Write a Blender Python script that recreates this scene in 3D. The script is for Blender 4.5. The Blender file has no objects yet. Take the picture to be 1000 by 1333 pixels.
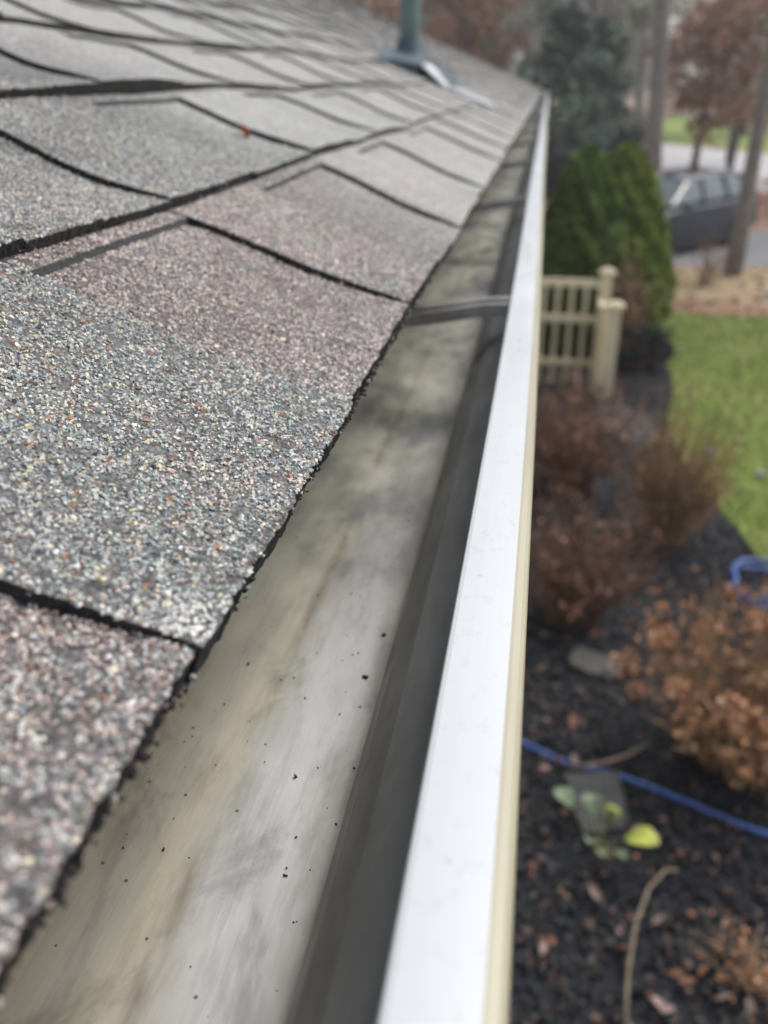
import bpy, math, random
import numpy as np
from mathutils import Vector, Matrix, noise

SC = bpy.context.scene
COL = SC.collection
rnd = random.Random(7)
rng = np.random.default_rng(7)

# ------------------------------------------------------------------ camera, light, exposure
cam_d = bpy.data.cameras.new('camera')
cam = bpy.data.objects.new('camera', cam_d)
COL.objects.link(cam)
TH, PS = math.radians(26.024), math.radians(9.537)        # pitched down, turned towards the roof
cR = Vector((math.cos(PS), math.sin(PS), 0))
cF = Vector((-math.sin(PS) * math.cos(TH), math.cos(PS) * math.cos(TH), -math.sin(TH)))
cU = cR.cross(cF)
cam.matrix_world = Matrix(((cR.x, cU.x, -cF.x, 0), (cR.y, cU.y, -cF.y, 0), (cR.z, cU.z, -cF.z, 3.0), (0, 0, 0, 1)))
cam_d.sensor_fit = 'VERTICAL'
cam_d.sensor_height = 36
cam_d.sensor_width = 27
cam_d.lens = 31.06
cam_d.clip_start = 0.01
cam_d.clip_end = 600
cam_d.dof.use_dof = True
cam_d.dof.focus_distance = 0.268
cam_d.dof.aperture_fstop = 10.0
SC.camera = cam

SUN_EL, SUN_AZ = math.radians(56), math.radians(48)       # overcast: broad soft sun ahead of the camera
world = bpy.data.worlds.new('World')
SC.world = world
world.use_nodes = True
wn = world.node_tree
wn.nodes.clear()
wo = wn.nodes.new('ShaderNodeOutputWorld')
wb = wn.nodes.new('ShaderNodeBackground')
wh = wn.nodes.new('ShaderNodeHueSaturation')
ws = wn.nodes.new('ShaderNodeTexSky')
ws.sky_type = 'NISHITA'
ws.sun_disc = False
ws.sun_elevation = SUN_EL
ws.sun_rotation = SUN_AZ
ws.dust_density = 3.0
ws.air_density = 1.0
wh.inputs['Saturation'].default_value = 0.42
wn.links.new(ws.outputs[0], wh.inputs['Color'])
wn.links.new(wh.outputs[0], wb.inputs['Color'])
wb.inputs['Strength'].default_value = 0.15
wn.links.new(wb.outputs[0], wo.inputs['Surface'])
sun_d = bpy.data.lights.new('sun', 'SUN')
sun_d.energy = 1.3
sun_d.angle = math.radians(35)
sun_d.color = (1.0, 0.97, 0.93)
sun = bpy.data.objects.new('sun', sun_d)
COL.objects.link(sun)
sdir = Vector((math.cos(SUN_EL) * math.sin(SUN_AZ), math.cos(SUN_EL) * math.cos(SUN_AZ), math.sin(SUN_EL)))
sun.rotation_euler = sdir.to_track_quat('Z', 'Y').to_euler()
sun.location = (20, 10, 40)
SC.view_settings.view_transform = 'Standard'
SC.view_settings.look = 'None'
SC.view_settings.gamma = 1
SC.view_settings.exposure = 0.62
SC.view_settings.use_curve_mapping = False
SC.render.engine = 'CYCLES'
SC.cycles.use_denoising = True
SC.cycles.max_bounces = 6
SC.cycles.diffuse_bounces = 3
SC.cycles.glossy_bounces = 3
SC.cycles.transparent_max_bounces = 6


# ------------------------------------------------------------------ material helpers
class Mat:
    def __init__(s, name, rough=0.8, metal=0.0, spec=0.5):
        s.m = bpy.data.materials.new(name)
        s.m.use_nodes = True
        s.t = s.m.node_tree
        s.b = s.t.nodes['Principled BSDF']
        s.b.inputs['Roughness'].default_value = rough
        s.b.inputs['Metallic'].default_value = metal
        s.b.inputs['Specular IOR Level'].default_value = spec

    def n(s, kind, **kw):
        nd = s.t.nodes.new('ShaderNode' + kind)
        for k, v in kw.items():
            if k.startswith('i_'):
                nd.inputs[k[2:].replace('_', ' ')].default_value = v
            else:
                setattr(nd, k, v)
        return nd

    def l(s, a, b):
        s.t.links.new(a, b)

    def pos(s, scale=(1, 1, 1), rot=(0, 0, 0), obj=False):
        if obj:
            src = s.n('TexCoord').outputs['Object']
        else:
            src = s.n('NewGeometry').outputs['Position']
        mp = s.n('Mapping')
        mp.inputs['Scale'].default_value = scale
        mp.inputs['Rotation'].default_value = rot
        s.l(src, mp.inputs['Vector'])
        return mp.outputs[0]

    def noise(s, vec, scale, detail=3, rough=0.55, dist=0.0):
        nd = s.n('TexNoise')
        nd.inputs['Scale'].default_value = scale
        nd.inputs['Detail'].default_value = detail
        nd.inputs['Roughness'].default_value = rough
        nd.inputs['Distortion'].default_value = dist
        s.l(vec, nd.inputs['Vector'])
        return nd.outputs['Fac']

    def ramp(s, fac, stops, const=False):
        r = s.n('ValToRGB')
        cr = r.color_ramp
        cr.interpolation = 'CONSTANT' if const else 'LINEAR'
        while len(cr.elements) < len(stops):
            cr.elements.new(0.5)
        for e, (p, c) in zip(cr.elements, stops):
            e.position = p
            e.color = (c, c, c, 1) if isinstance(c, (int, float)) else (*c, 1)
        s.l(fac, r.inputs['Fac'])
        return r.outputs['Color']

    def mix(s, fac, a, b, mode='MIX'):
        m = s.n('Mix', data_type='RGBA', blend_type=mode)
        for sock, v in ((m.inputs[0], fac), (m.inputs[6], a), (m.inputs[7], b)):
            if isinstance(v, (int, float)):
                sock.default_value = v
            elif isinstance(v, tuple):
                sock.default_value = (*v, 1)
            else:
                s.l(v, sock)
        return m.outputs[2]

    def math(s, op, a, b=0.0, c=None):
        m = s.n('Math', operation=op)
        for i, v in enumerate((a, b, c)):
            if v is None:
                continue
            if isinstance(v, (int, float)):
                m.inputs[i].default_value = v
            else:
                s.l(v, m.inputs[i])
        return m.outputs[0]

    def color(s, c):
        if isinstance(c, tuple):
            s.b.inputs['Base Color'].default_value = (*c, 1)
        else:
            s.l(c, s.b.inputs['Base Color'])
        return s

    def rough(s, f):
        s.l(f, s.b.inputs['Roughness'])

    def bump(s, h, dist=0.002, strength=1.0):
        b = s.n('Bump')
        b.inputs['Strength'].default_value = strength
        b.inputs['Distance'].default_value = dist
        s.l(h, b.inputs['Height'])
        s.l(b.outputs[0], s.b.inputs['Normal'])

    def attr(s, name):
        return s.n('Attribute', attribute_name=name).outputs['Fac']

    def rpi(s):
        return s.n('NewGeometry').outputs['Random Per Island']


def simple(name, c, rough=0.8, metal=0.0, var=0.25, scale=8.0, bump=0.0, obj=True):
    m = Mat(name, rough, metal)
    f = m.noise(m.pos(obj=obj), scale, 4)
    lo = tuple(x * (1 - var) for x in c)
    hi = tuple(min(1, x * (1 + var)) for x in c)
    m.color(m.ramp(f, [(0.3, lo), (0.7, hi)]))
    if bump:
        m.bump(f, bump)
    return m.m


def leafy(name, cols, rough=0.7, big=0.6, lo=.72, hi=1.25):
    """foliage: every leaf takes its own tint, larger drifts of tone over the plant"""
    m = Mat(name, rough, 0, 0.3)
    stops = [(i / max(1, len(cols)), c) for i, c in enumerate(cols)]
    c = m.ramp(m.rpi(), stops, const=True)
    f = m.noise(m.pos(), big, 2)
    c2 = m.mix(1.0, c, m.ramp(f, [(0.3, lo), (0.7, hi)]), 'MULTIPLY')
    m.color(c2)
    return m.m


# granule palettes (sRGB-ish linear albedos)
_P = [(0.0, (.10, .085, .085)), (.11, (.26, .20, .19)), (.25, (.34, .27, .25)), (.38, (.27, .155, .125)), (.47, (.46, .40, .37)),
        (.60, (.34, .29, .29)), (.70, (.24, .17, .15)), (.78, (.50, .41, .30)), (.85, (.17, .20, .20)), (.90, (.58, .54, .50)), (.95, (.32, .24, .20))]
_G = [(0.0, (.085, .085, .09)), (.09, (.24, .24, .24)), (.24, (.33, .34, .35)), (.40, (.22, .25, .265)), (.50, (.44, .45, .44)),
        (.62, (.19, .23, .23)), (.69, (.52, .47, .36)), (.76, (.33, .26, .24)), (.81, (.28, .29, .30)), (.89, (.54, .53, .50)), (.965, (.28, .13, .08))]


def _wash(pal, k, lift, sat):
    out = []
    for p, c in pal:
        g = sum(c) / 3
        out.append((p, tuple(min(.85, (g + (x - g) * sat) * k + lift) for x in c)))
    return out
PINK, GREY = _wash([(p, (c[0] * 1.02, c[1] * 1.0, c[2] * .97)) for p, c in _P], 1.08, .035, .8), _wash([(p, (c[0], c[1], c[2] * .95)) for p, c in _G], 1.0, .03, 1.15)


def shingle_mats():
    # flat granule-coated surface: cells carry the same palettes as the loose granules
    m = Mat('granule_surface', 0.58, 0, 0.5)
    P = m.pos()
    v = m.n('TexVoronoi', feature='F1')
    v.inputs['Scale'].default_value = 620
    m.l(P, v.inputs['Vector'])
    sep = m.n('SeparateColor')
    m.l(v.outputs['Color'], sep.inputs[0])
    cg = m.ramp(sep.outputs[0], GREY, True)
    cp = m.ramp(sep.outputs[0], PINK, True)
    tone = m.math('ADD', m.attr('tone'), m.math('MULTIPLY', m.math('SUBTRACT', m.noise(P, 22, 4), 0.5), 1.5))
    pick = m.math('GREATER_THAN', tone, sep.outputs[1])
    c = m.mix(pick, cg, cp)
    c = m.mix(m.math('MULTIPLY', m.attr('pale'), 0.6), c, (.62, .61, .58))
    worn = m.ramp(m.noise(P, 9, 5, 0.6), [(0.25, 0.80), (0.75, 1.14)])
    c = m.mix(1.0, c, worn, 'MULTIPLY')
    c = m.mix(1.0, c, m.ramp(v.outputs['Distance'], [(0.25, 1.12), (0.8, 0.42)]), 'MULTIPLY')
    c = m.mix(m.attr('bed'), c, m.mix(1.0, c, (.34, .34, .35), 'MULTIPLY'))   # bare asphalt between the loose granules
    m.color(c)
    m.bump(m.math('SUBTRACT', 1.0, v.outputs['Distance']), 0.0008, 0.7)
    # asphalt core
    a = Mat('asphalt_edge', 0.7, 0, 0.4)
    f = a.noise(a.pos(), 500, 4)
    a.color(a.ramp(f, [(0.35, (.010, .010, .011)), (0.7, (.035, .034, .034))]))
    a.bump(f, 0.001)
    # loose granules
    g = Mat('mineral_granules', 0.5, 0, 0.5)
    r = g.rpi()
    wn_ = g.n('TexWhiteNoise', noise_dimensions='1D')
    g.l(r, wn_.inputs['W'])
    cg = g.ramp(r, GREY, True)
    cp = g.ramp(r, PINK, True)
    Pg = g.pos()
    tone = g.math('ADD', g.attr('tone'), g.math('MULTIPLY', g.math('SUBTRACT', g.noise(Pg, 22, 4), 0.5), 1.5))
    c = g.mix(g.math('GREATER_THAN', tone, wn_.outputs['Value']), cg, cp)
    c = g.mix(g.math('MULTIPLY', g.attr('pale'), 0.85), c, (.66, .64, .60))
    c = g.mix(1.0, c, g.ramp(g.noise(Pg, 9, 5, 0.6), [(0.25, 0.82), (0.75, 1.16)]), 'MULTIPLY')
    c = g.mix(1.0, c, (1.12, 1.12, 1.12), 'MULTIPLY')
    g.color(c)
    # granule bed seen between loose granules: dark
    d = Mat('granule_bed', 0.9, 0, 0.2)
    fd = d.noise(d.pos(), 700, 3)
    d.color(d.ramp(fd, [(0.3, (.03, .03, .032)), (0.75, (.13, .12, .12))]))
    d.bump(fd, 0.0006)
    return m.m, a.m, g.m, d.m


M_TOP, M_ASPH, M_GRAN, M_BED = shingle_mats()


# ------------------------------------------------------------------ mesh helpers
def tag(o, label=None, cat=None, group=None, kind=None):
    if label: o['label'] = label
    if cat: o['category'] = cat
    if group: o['group'] = group
    if kind: o['kind'] = kind
    return o


def empty(name, loc=(0, 0, 0), parent=None):
    o = bpy.data.objects.new(name, None)
    COL.objects.link(o)
    o.location = loc
    o.empty_display_size = 0.1
    if parent: o.parent = parent
    return o


def copy_tree(o, parent=None, loc=None, rz=None, scale=None):
    c = o.copy()
    COL.objects.link(c)
    if parent: c.parent = parent
    if loc is not None: c.location = loc
    if rz is not None: c.rotation_euler = (c.rotation_euler[0], c.rotation_euler[1], rz)
    if scale is not None: c.scale = (scale,) * 3 if isinstance(scale, (int, float)) else scale
    for ch in list(o.children):
        copy_tree(ch, c)
    return c


class MB:
    def __init__(s):
        s.v, s.f, s.mi = [], [], []

    def add(s, vs, fs, mi=0):
        b = len(s.v)
        s.v += [tuple(v) for v in vs]
        s.f += [tuple(b + i for i in f) for f in fs]
        s.mi += [mi] * len(fs)

    def hexa(s, p, mi=0):   # 8 points: bottom 4 ccw, top 4 ccw
        s.add(p, [(3, 2, 1, 0), (4, 5, 6, 7), (0, 1, 5, 4), (1, 2, 6, 5), (2, 3, 7, 6), (3, 0, 4, 7)], mi)

    def box(s, c, d, rz=0.0, mi=0, bev=0.0):
        hx, hy, hz = d[0] / 2, d[1] / 2, d[2] / 2
        ca, sa = math.cos(rz), math.sin(rz)
        def T(x, y, z): return (c[0] + x * ca - y * sa, c[1] + x * sa + y * ca, c[2] + z)
        if bev <= 0:
            s.hexa([T(-hx, -hy, -hz), T(hx, -hy, -hz), T(hx, hy, -hz), T(-hx, hy, -hz),
                    T(-hx, -hy, hz), T(hx, -hy, hz), T(hx, hy, hz), T(-hx, hy, hz)], mi)
            return
        rings = []
        for z, k in ((-hz, 1), (-hz + bev, 0), (hz - bev, 0), (hz, 1)):
            a, b = hx - bev * k, hy - bev * k
            q = bev * (0.6 if k == 0 else 0.4)
            rings.append([T(*p, z) for p in ((-a + q, -b), (a - q, -b), (a, -b + q), (a, b - q), (a - q, b), (-a + q, b), (-a, b - q), (-a, -b + q))])
        s.loft(rings, True, mi)

    def loft(s, rings, caps=True, mi=0, close=True):
        n = len(rings[0])
        vs = [p for r in rings for p in r]
        fs = []
        for i in range(len(rings) - 1):
            for j in range(n if close else n - 1):
                k = (j + 1) % n
                fs.append((i * n + j, i * n + k, (i + 1) * n + k, (i + 1) * n + j))
        if caps:
            fs.append(tuple(reversed(range(n))))
            fs.append(tuple((len(rings) - 1) * n + j for j in range(n)))
        s.add(vs, fs, mi)

    def tube(s, pts, rad, n=8, mi=0, caps=True):
        pts = [Vector(p) for p in pts]
        rings = []
        up = None
        for i, p in enumerate(pts):
            t = (pts[min(i + 1, len(pts) - 1)] - pts[max(i - 1, 0)])
            if t.length < 1e-9: t = Vector((0, 0, 1))
            t.normalize()
            if up is None:
                up = Vector((1, 0, 0)) if abs(t.x) < .8 else Vector((0, 1, 0))
            a = t.cross(up).normalized()
            up = a.cross(t).normalized()
            r = rad[i] if isinstance(rad, (list, tuple)) else rad
            rings.append([p + (a * math.cos(2 * math.pi * k / n) + up * math.sin(2 * math.pi * k / n)) * r for k in range(n)])
        s.loft(rings, caps, mi)

    def lathe(s, prof, n=16, c=(0, 0, 0), mi=0, axis='Z'):
        rings = []
        for r, z in prof:
            ring = []
            for k in range(n):
                a = 2 * math.pi * k / n
                x, y = r * math.cos(a), r * math.sin(a)
                ring.append((c[0] + x, c[1] + y, c[2] + z) if axis == 'Z' else (c[0] + x, c[1] + z, c[2] + y))
            rings.append(ring)
        s.loft(rings, True, mi)

    def build(s, name, mats, parent=None, smooth=False, loc=None, kind=None, mod_bevel=0):
        me = bpy.data.meshes.new(name)
        me.from_pydata(s.v, [], s.f)
        mats = mats if isinstance(mats, (list, tuple)) else [mats]
        for m in mats: me.materials.append(m)
        if len(mats) > 1: me.polygons.foreach_set('material_index', s.mi)
        if smooth: me.polygons.foreach_set('use_smooth', [True] * len(me.polygons))
        me.update()
        o = bpy.data.objects.new(name, me)
        COL.objects.link(o)
        if parent: o.parent = parent
        if loc is not None: o.location = loc
        if kind: o['kind'] = kind
        if mod_bevel:
            b = o.modifiers.new('bevel', 'BEVEL'); b.width = mod_bevel; b.segments = 2; b.limit_method = 'ANGLE'
        return o


def np_mesh(name, V, Q, mats, MI=None, parent=None, smooth=None, attrs=None, kind=None):
    """V (n,3), Q (m,k) k=3 or 4"""
    k = Q.shape[1]
    me = bpy.data.meshes.new(name)
    me.vertices.add(len(V)); me.vertices.foreach_set('co', np.asarray(V, np.float32).ravel())
    me.loops.add(Q.size); me.loops.foreach_set('vertex_index', np.asarray(Q, np.int32).ravel())
    me.polygons.add(len(Q)); me.polygons.foreach_set('loop_start', np.arange(len(Q), dtype=np.int32) * k)
    mats = mats if isinstance(mats, (list, tuple)) else [mats]
    for m in mats: me.materials.append(m)
    if MI is not None: me.polygons.foreach_set('material_index', np.asarray(MI, np.int32))
    if smooth is not None: me.polygons.foreach_set('use_smooth', np.asarray(smooth, bool))
    for an, av in (attrs or {}).items():
        a = me.attributes.new(an, 'FLOAT', 'POINT'); a.data.foreach_set('value', np.asarray(av, np.float32))
    me.update(calc_edges=True)
    me.validate()
    o = bpy.data.objects.new(name, me)
    COL.objects.link(o)
    if parent: o.parent = parent
    if kind: o['kind'] = kind
    return o


CUBE_V = np.array([(-1, -1, -1), (1, -1, -1), (1, 1, -1), (-1, 1, -1), (-1, -1, 1), (1, -1, 1), (1, 1, 1), (-1, 1, 1)], float)
CUBE_Q = np.array([(3, 2, 1, 0), (4, 5, 6, 7), (0, 1, 5, 4), (1, 2, 6, 5), (2, 3, 7, 6), (3, 0, 4, 7)])


def rand_rot(n):
    q = rng.normal(size=(n, 4)); q /= np.linalg.norm(q, axis=1)[:, None]
    w, x, y, z = q.T
    return np.stack([1 - 2 * (y * y + z * z), 2 * (x * y - z * w), 2 * (x * z + y * w), 2 * (x * y + z * w), 1 - 2 * (x * x + z * z), 2 * (y * z - x * w),
                     2 * (x * z - y * w), 2 * (y * z + x * w), 1 - 2 * (x * x + y * y)], 1).reshape(n, 3, 3)


def chips(C, size, flat=(1, .8, .6), jitter=0.35, N=None):
    """angular stones or chips at centres C: (V, Q)"""
    n = len(C)
    v = CUBE_V[None] * (1 + rng.uniform(-jitter, jitter, (n, 8, 3))) * np.array(flat)[None, None] * rng.uniform(.75, 1.25, (n, 1, 3))
    v = np.einsum('nij,nkj->nki', rand_rot(n), v) * np.asarray(size).reshape(-1, 1, 1) * 0.6
    V = (v + C[:, None]).reshape(-1, 3)
    Q = (CUBE_Q[None] + 8 * np.arange(n)[:, None, None]).reshape(-1, 4)
    return V, Q


# ------------------------------------------------------------------ HOUSE: roof of individually cut laminated shingles
PITCH = math.atan(0.404)
CP, SP = math.cos(PITCH), math.sin(PITCH)
EX, EZ = -0.0655, 3.0 - 0.1126          # eave line
EXPO = [0.0, 0.139, 0.272, 0.403]       # butts of the first courses
while EXPO[-1] < 4.75: EXPO.append(EXPO[-1] + 0.1345)
Y0, Y1 = -0.5, 13.0


def wave(Y, v):
    """unevenness of the old deck, metres off the ideal plane"""
    w = 0.0024 * np.sin(Y * 7.1 + v * 5 + .6) * np.clip(v * 5, 0, 1) + 0.0011 * np.sin(Y * 15.3 + v * 21)
    w = w - 0.0045 * np.clip(1 - v / 0.06, 0, 1) ** 2 * np.clip((Y - 0.45) / 0.5, 0, 1)
    return w


def roofP(Y, v, off):
    Y, v, off = np.broadcast_arrays(np.asarray(Y, float), np.asarray(v, float), np.asarray(off, float))
    o = off + wave(Y, v)
    return np.stack([EX - v * CP + o * SP, Y, EZ + v * SP + o * CP], -1)


house = empty('house', (-4.5, 6.2, 0))
tag(house, 'house with weathered grey asphalt shingle roof sloping down to the gutter', 'house')
house_inv = Matrix.Translation((4.5, -6.2, 0))


def adopt(o, parent, inv=None):
    o.parent = parent
    o.matrix_parent_inverse = parent.matrix_world.inverted() if inv is None else inv
    return o


RISE, TH1, TH2 = 0.0004, 0.0030, 0.0060     # previous layer, recessed top, raised top


def sag(u, E):
    # a tab bridges the one below: it rises to its butt and dips behind it
    return .0012 * np.exp(-(u / .016) ** 2) - .0017 * np.exp(-((u - .052) / .028) ** 2) + .0010 * np.exp(-((u - E + .022) / .03) ** 2)


def butt_lift(k, Y):
    # slow lifting and settling of the butts along a course
    Y = np.asarray(Y, float)
    w = np.sin(Y * (5.1 + .37 * (k % 5)) + k * 1.9) + .6 * np.sin(Y * (11.7 - .8 * (k % 4)) + k * .7)
    w = .0016 * np.clip(w - .35, 0, 2)
    if k == 2: w = w + .0034 * np.exp(-((Y - .74) / .085) ** 2)
    return w * (.25 if k == 0 else 1)


def tab_tops(raised, u, E):
    full = TH2 - (TH2 - RISE) * u / E + sag(u, E)
    if raised: return full
    rec = full - 0.0012 - 0.0026 * np.clip(u / .035, 0, 1) ** .7
    s = np.clip((u - (E - 0.0125)) / 0.0012, 0, 1)
    return rec * (1 - s) + (full - .0004) * s


def hashf(*a):
    return random.Random(hash(a)).random()


def make_tab(k, ya, yb, raised, tone, near, fine, lift=0.0, pale=None):
    """one exposed piece of shingle. returns V, Q, MI, smooth, tone, pale"""
    v0 = EXPO[k]
    E = (EXPO[k + 1] - v0) if k + 1 < len(EXPO) else 0.1345
    W = yb - ya
    if fine:
        nx = max(4, int(W / 0.0022)); us = np.concatenate([np.linspace(0, E - .0135, 18), [E - .0125, E - .0113, E - .0108, E - .005, E + .02]])
    elif near:
        nx = 6; us = np.array([0, .008, .018, .032, .052, .072, .095, E - .0125, E - .0113, E + .02])
    else:
        nx = 2; us = np.array([0, .05, E - .0125, E - .0113, E + .015])
    xs = np.linspace(0, 1, nx + 1)
    S, Uu = np.meshgrid(xs, us, indexing='ij')
    seed = k * 31.7 + ya * 13.3
    taper = (0.0045 if raised else -0.0045)
    Ym = ya + S * W + (S - .5) * 2 * (-taper) * (Uu / E) * 1.0
    if near:
        ragged = np.array([[noise.noise(Vector((seed, u * 90, 0))) for u in us], [noise.noise(Vector((seed + 9, u * 90, 0))) for u in us]])
        Ym = Ym + (S == 0) * ragged[0][None] * .0016 + (S == 1) * ragged[1][None] * .0016
        bj = np.array([noise.noise(Vector((seed, x * W * 260, 5))) * (.0015 if k == 0 else .0007) + noise.noise(Vector((seed, x * W * 25, 7))) * .0018 for x in xs])
    else:
        bj = np.zeros(nx + 1)
    Vm = v0 + Uu + np.where(Uu < 1e-6, bj[:, None], 0)
    sk = (hashf(k, round(ya, 3)) - .5) * .004
    Vm = Vm + sk * (1 - Uu / E).clip(0, 1)
    off = tab_tops(raised, Uu, E)
    L = (lift + butt_lift(k, Ym)) * np.exp(-(Uu / .05) ** 2)
    off = off + L
    if near:
        off = off + 0.0004 * np.sin(Ym * 53 + k) * np.cos(Uu * 60 + k)
    P = roofP(Ym, Vm, off).reshape(-1, 3)
    n_u = len(us)
    idx = np.arange((nx + 1) * n_u).reshape(nx + 1, n_u)
    Q = [np.stack([idx[:-1, :-1], idx[:-1, 1:], idx[1:, 1:], idx[1:, :-1]], -1).reshape(-1, 4)]
    step_row = (np.abs(us[:-1] - (E - .0125)) < 1e-5) & (not raised)
    MI = [np.tile(step_row.astype(int), nx)]
    SM = [np.ones(len(Q[0]), bool)]
    Vs = [P]
    cnt = len(P)
    # walls (sides facing along the eave and the butt)
    def wall(ii, flip):
        nonlocal cnt
        top = P[ii]
        Yv, vv = Ym.reshape(-1)[ii], Vm.reshape(-1)[ii]
        base = np.where((off.reshape(-1)[ii]) > 0, -0.0025, -0.006)
        bot = roofP(Yv, vv, base)
        m = len(ii)
        Vs.append(np.concatenate([top, bot]))
        a = np.arange(m - 1) + cnt
        q = np.stack([a, a + m, a + m + 1, a + 1], -1)
        if flip: q = q[:, ::-1]
        Q.append(q); MI.append(np.ones(len(q), int)); SM.append(np.zeros(len(q), bool))
        cnt += 2 * m
    wall(idx[0], True); wall(idx[-1], False); wall(idx[:, 0], False)
    tones = [np.full(cnt, tone)]
    pales = [np.zeros(cnt)]
    if fine:
        dens = 820000
        n = int(W * E * dens)
        s = rng.random(n); u = rng.random(n) * (E - .001)
        Yg = ya + s * W + (s - .5) * 2 * (-taper) * (u / E); vg = v0 + u
        keep = (raised | (np.abs(u - (E - .0119)) > .0008)) & (rng.random(n) < np.clip((0.80 - Yg) / 0.22, 0, 1)) & (Yg > 0.015) & (vg < .36) & (rng.random(n) < np.clip((0.62 - Yg * .5 - vg) / .1, 0, 1))
        # skip the part of the surface that is under the upper step only
        s, u, Yg, vg = s[keep], u[keep], Yg[keep], vg[keep]
        # thin out in bald spots
        nz = np.array([noise.noise(Vector((a * 130, b * 130, 3))) for a, b in zip(Yg, vg)])
        nz2 = np.array([noise.noise(Vector((a * 45, b * 45, 8))) for a, b in zip(Yg, vg)])
        k2 = (nz > -0.42) & (rng.random(len(nz)) < np.clip(1.25 + 1.2 * nz2, .35, 1))
        s, u, Yg, vg = s[k2], u[k2], Yg[k2], vg[k2]
        og = tab_tops(raised, u, E) + (lift + butt_lift(k, Yg)) * np.exp(-(u / .05) ** 2) + 0.0004 * np.sin(Yg * 53 + k) * np.cos(u * 60 + k)
        size = rng.uniform(.00045, .00100, len(s)) * np.where(rng.random(len(s)) < .05, 1.4, 1)
        C = roofP(Yg, vg + sk * (1 - u / E), og + size * rng.uniform(-.15, .22, len(s)))
        gv, gq = chips(C, size, (1, .85, .7), .28)
        Vs.append(gv); Q.append(gq + cnt); MI.append(np.full(len(gq), 2)); SM.append(np.zeros(len(gq), bool))
        tones.append(np.full(len(gv), tone))
        pl = np.zeros(len(s)) if pale is None else pale(Yg, vg)
        pales.append(np.repeat(pl, 8))
        cnt += len(gv)
        # crumbs of asphalt along the butt and the near side
        m = int(W / .0006)
        yy = rng.uniform(ya, yb, m)
        C1 = roofP(yy, v0 + rng.normal(-.0002, .0006, m), rng.uniform(-.0015, TH2 + lift - .0008, m) if raised else rng.uniform(-.0015, TH1 - .0006, m))
        m2 = int(E / .0010) if raised else 4
        uu = rng.uniform(0, E * .99, m2)
        C2 = roofP(ya + taper * (uu / E) + rng.normal(.0001, .0003, m2), v0 + uu, rng.uniform(-.001, 1, m2) * (tab_tops(True, uu, E) - .0008))
        C = np.concatenate([C1, C2])
        gv, gq = chips(C, rng.uniform(.0003, .0010 if k == 0 else .0006, len(C)), (1, .9, .8), .3)
        Vs.append(gv); Q.append(gq + cnt)
        mi = np.where(rng.random(len(C)) < .86, 1, 2); MI.append(np.repeat(mi, 6)); SM.append(np.zeros(len(gq), bool))
        tones.append(np.full(len(gv), tone)); pales.append(np.zeros(len(gv)))
    return np.concatenate(Vs), np.concatenate(Q), np.concatenate(MI), np.concatenate(SM), np.concatenate(tones), np.concatenate(pales)


# roof deck under the shingles, the part that carries them
db = MB()
def slab(x0, z0, x1, z1, ya, yb, t):
    db.hexa([(x0, ya, z0 - t), (x1, ya, z1 - t), (x1, yb, z1 - t), (x0, yb, z0 - t), (x0, ya, z0), (x1, ya, z1), (x1, yb, z1), (x0, yb, z0)])
VR = EXPO[-1]
ex0 = EX - .012 * CP; ez0 = EZ + .012 * SP - .008
rx, rz = EX - VR * CP, EZ + VR * SP - .008
slab(rx, rz, ex0, ez0, Y0, Y1 - .01, .016)
slab(2 * rx - ex0, ez0, rx, rz, Y0, Y1 - .01, .016)
M_DECK = simple('roof_decking_wood', (.16, .11, .07), .85, var=.3, scale=20)
roof = db.build('roof', [M_DECK])
adopt(roof, house, house_inv)
roof_inv = Matrix.Identity(4)

raised_starts = {0: [.1425, .463, .765, 1.08, 1.485], 1: [.150, .467, .775, 1.09, 1.42], 2: [.06, .345, .655, .965, 1.285], 3: [.30, .60, .905, 1.22, 1.50]}
raised_len = {0: [.163, .137, .16, .2, .12], 1: [.17, .15, .17, .16, .15], 2: [.15, .17, .16, .17, .15]}
tone0 = {0: [.82, .10, .86, .80, .62, .46, .40, .34]}
cand = []
for k in range(len(EXPO) - 1):
    rr = random.Random(100 + k)
    st = list(raised_starts.get(k, []))
    ln = list(raised_len.get(k, []))
    first = st[0] if st else rr.uniform(.0, .3)
    if not st: st = [first]
    while len(ln) < len(st): ln.append(rr.uniform(.11, .19))
    while st[-1] < Y1:
        st.append(st[-1] + ln[-1] + rr.uniform(.09, .21)); ln.append(rr.uniform(.09, .20))
    pre = [(Y0 + .0, st[0], False)]
    if k != 0:
        pre = [(Y0, Y0 + .16, True), (Y0 + .16, -.12 + rr.uniform(-.05, .05), False)]
        a = pre[-1][1]
        pre += [(a, a + .1, True), (a + .1, st[0], False)] if st[0] - a > .16 else [(a, st[0], False)]
    else:
        pre = [(Y0, -.2, True), (-.2, -.06, False), (-.06, .1425, False)]
    segs = list(pre)
    for i, (a, w) in enumerate(zip(st, ln)):
        nxt = st[i + 1] if i + 1 < len(st) else Y1
        b = min(a + w, nxt, Y1)
        if a >= Y1: break
        segs.append((a, b, True))
        if b < min(nxt, Y1) - .005:
            c = min(nxt, Y1)
            if k == 0 and i == 0: segs += [(b, .3715, False), (.3722, c, False)]
            elif c - b > .13 and rr.random() < .35: m = (b + c) / 2; segs += [(b, m, False), (m + .0006, c, False)]
            else: segs.append((b, c, False))
    for j, (a, b, r) in enumerate(segs):
        tn = rr.uniform(-.15, .30) + (.08 if r else 0)
        if k == 0:
            jj = sum(1 for s_ in segs[:j] if s_[1] > .1)
            if b > .1:
                tn = ([.84, .06, .88, .88, .74, .55, .42, .35] + [tn] * 400)[jj]
            else: tn = .84
        cand.append((k, a, b, r, tn))


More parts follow.
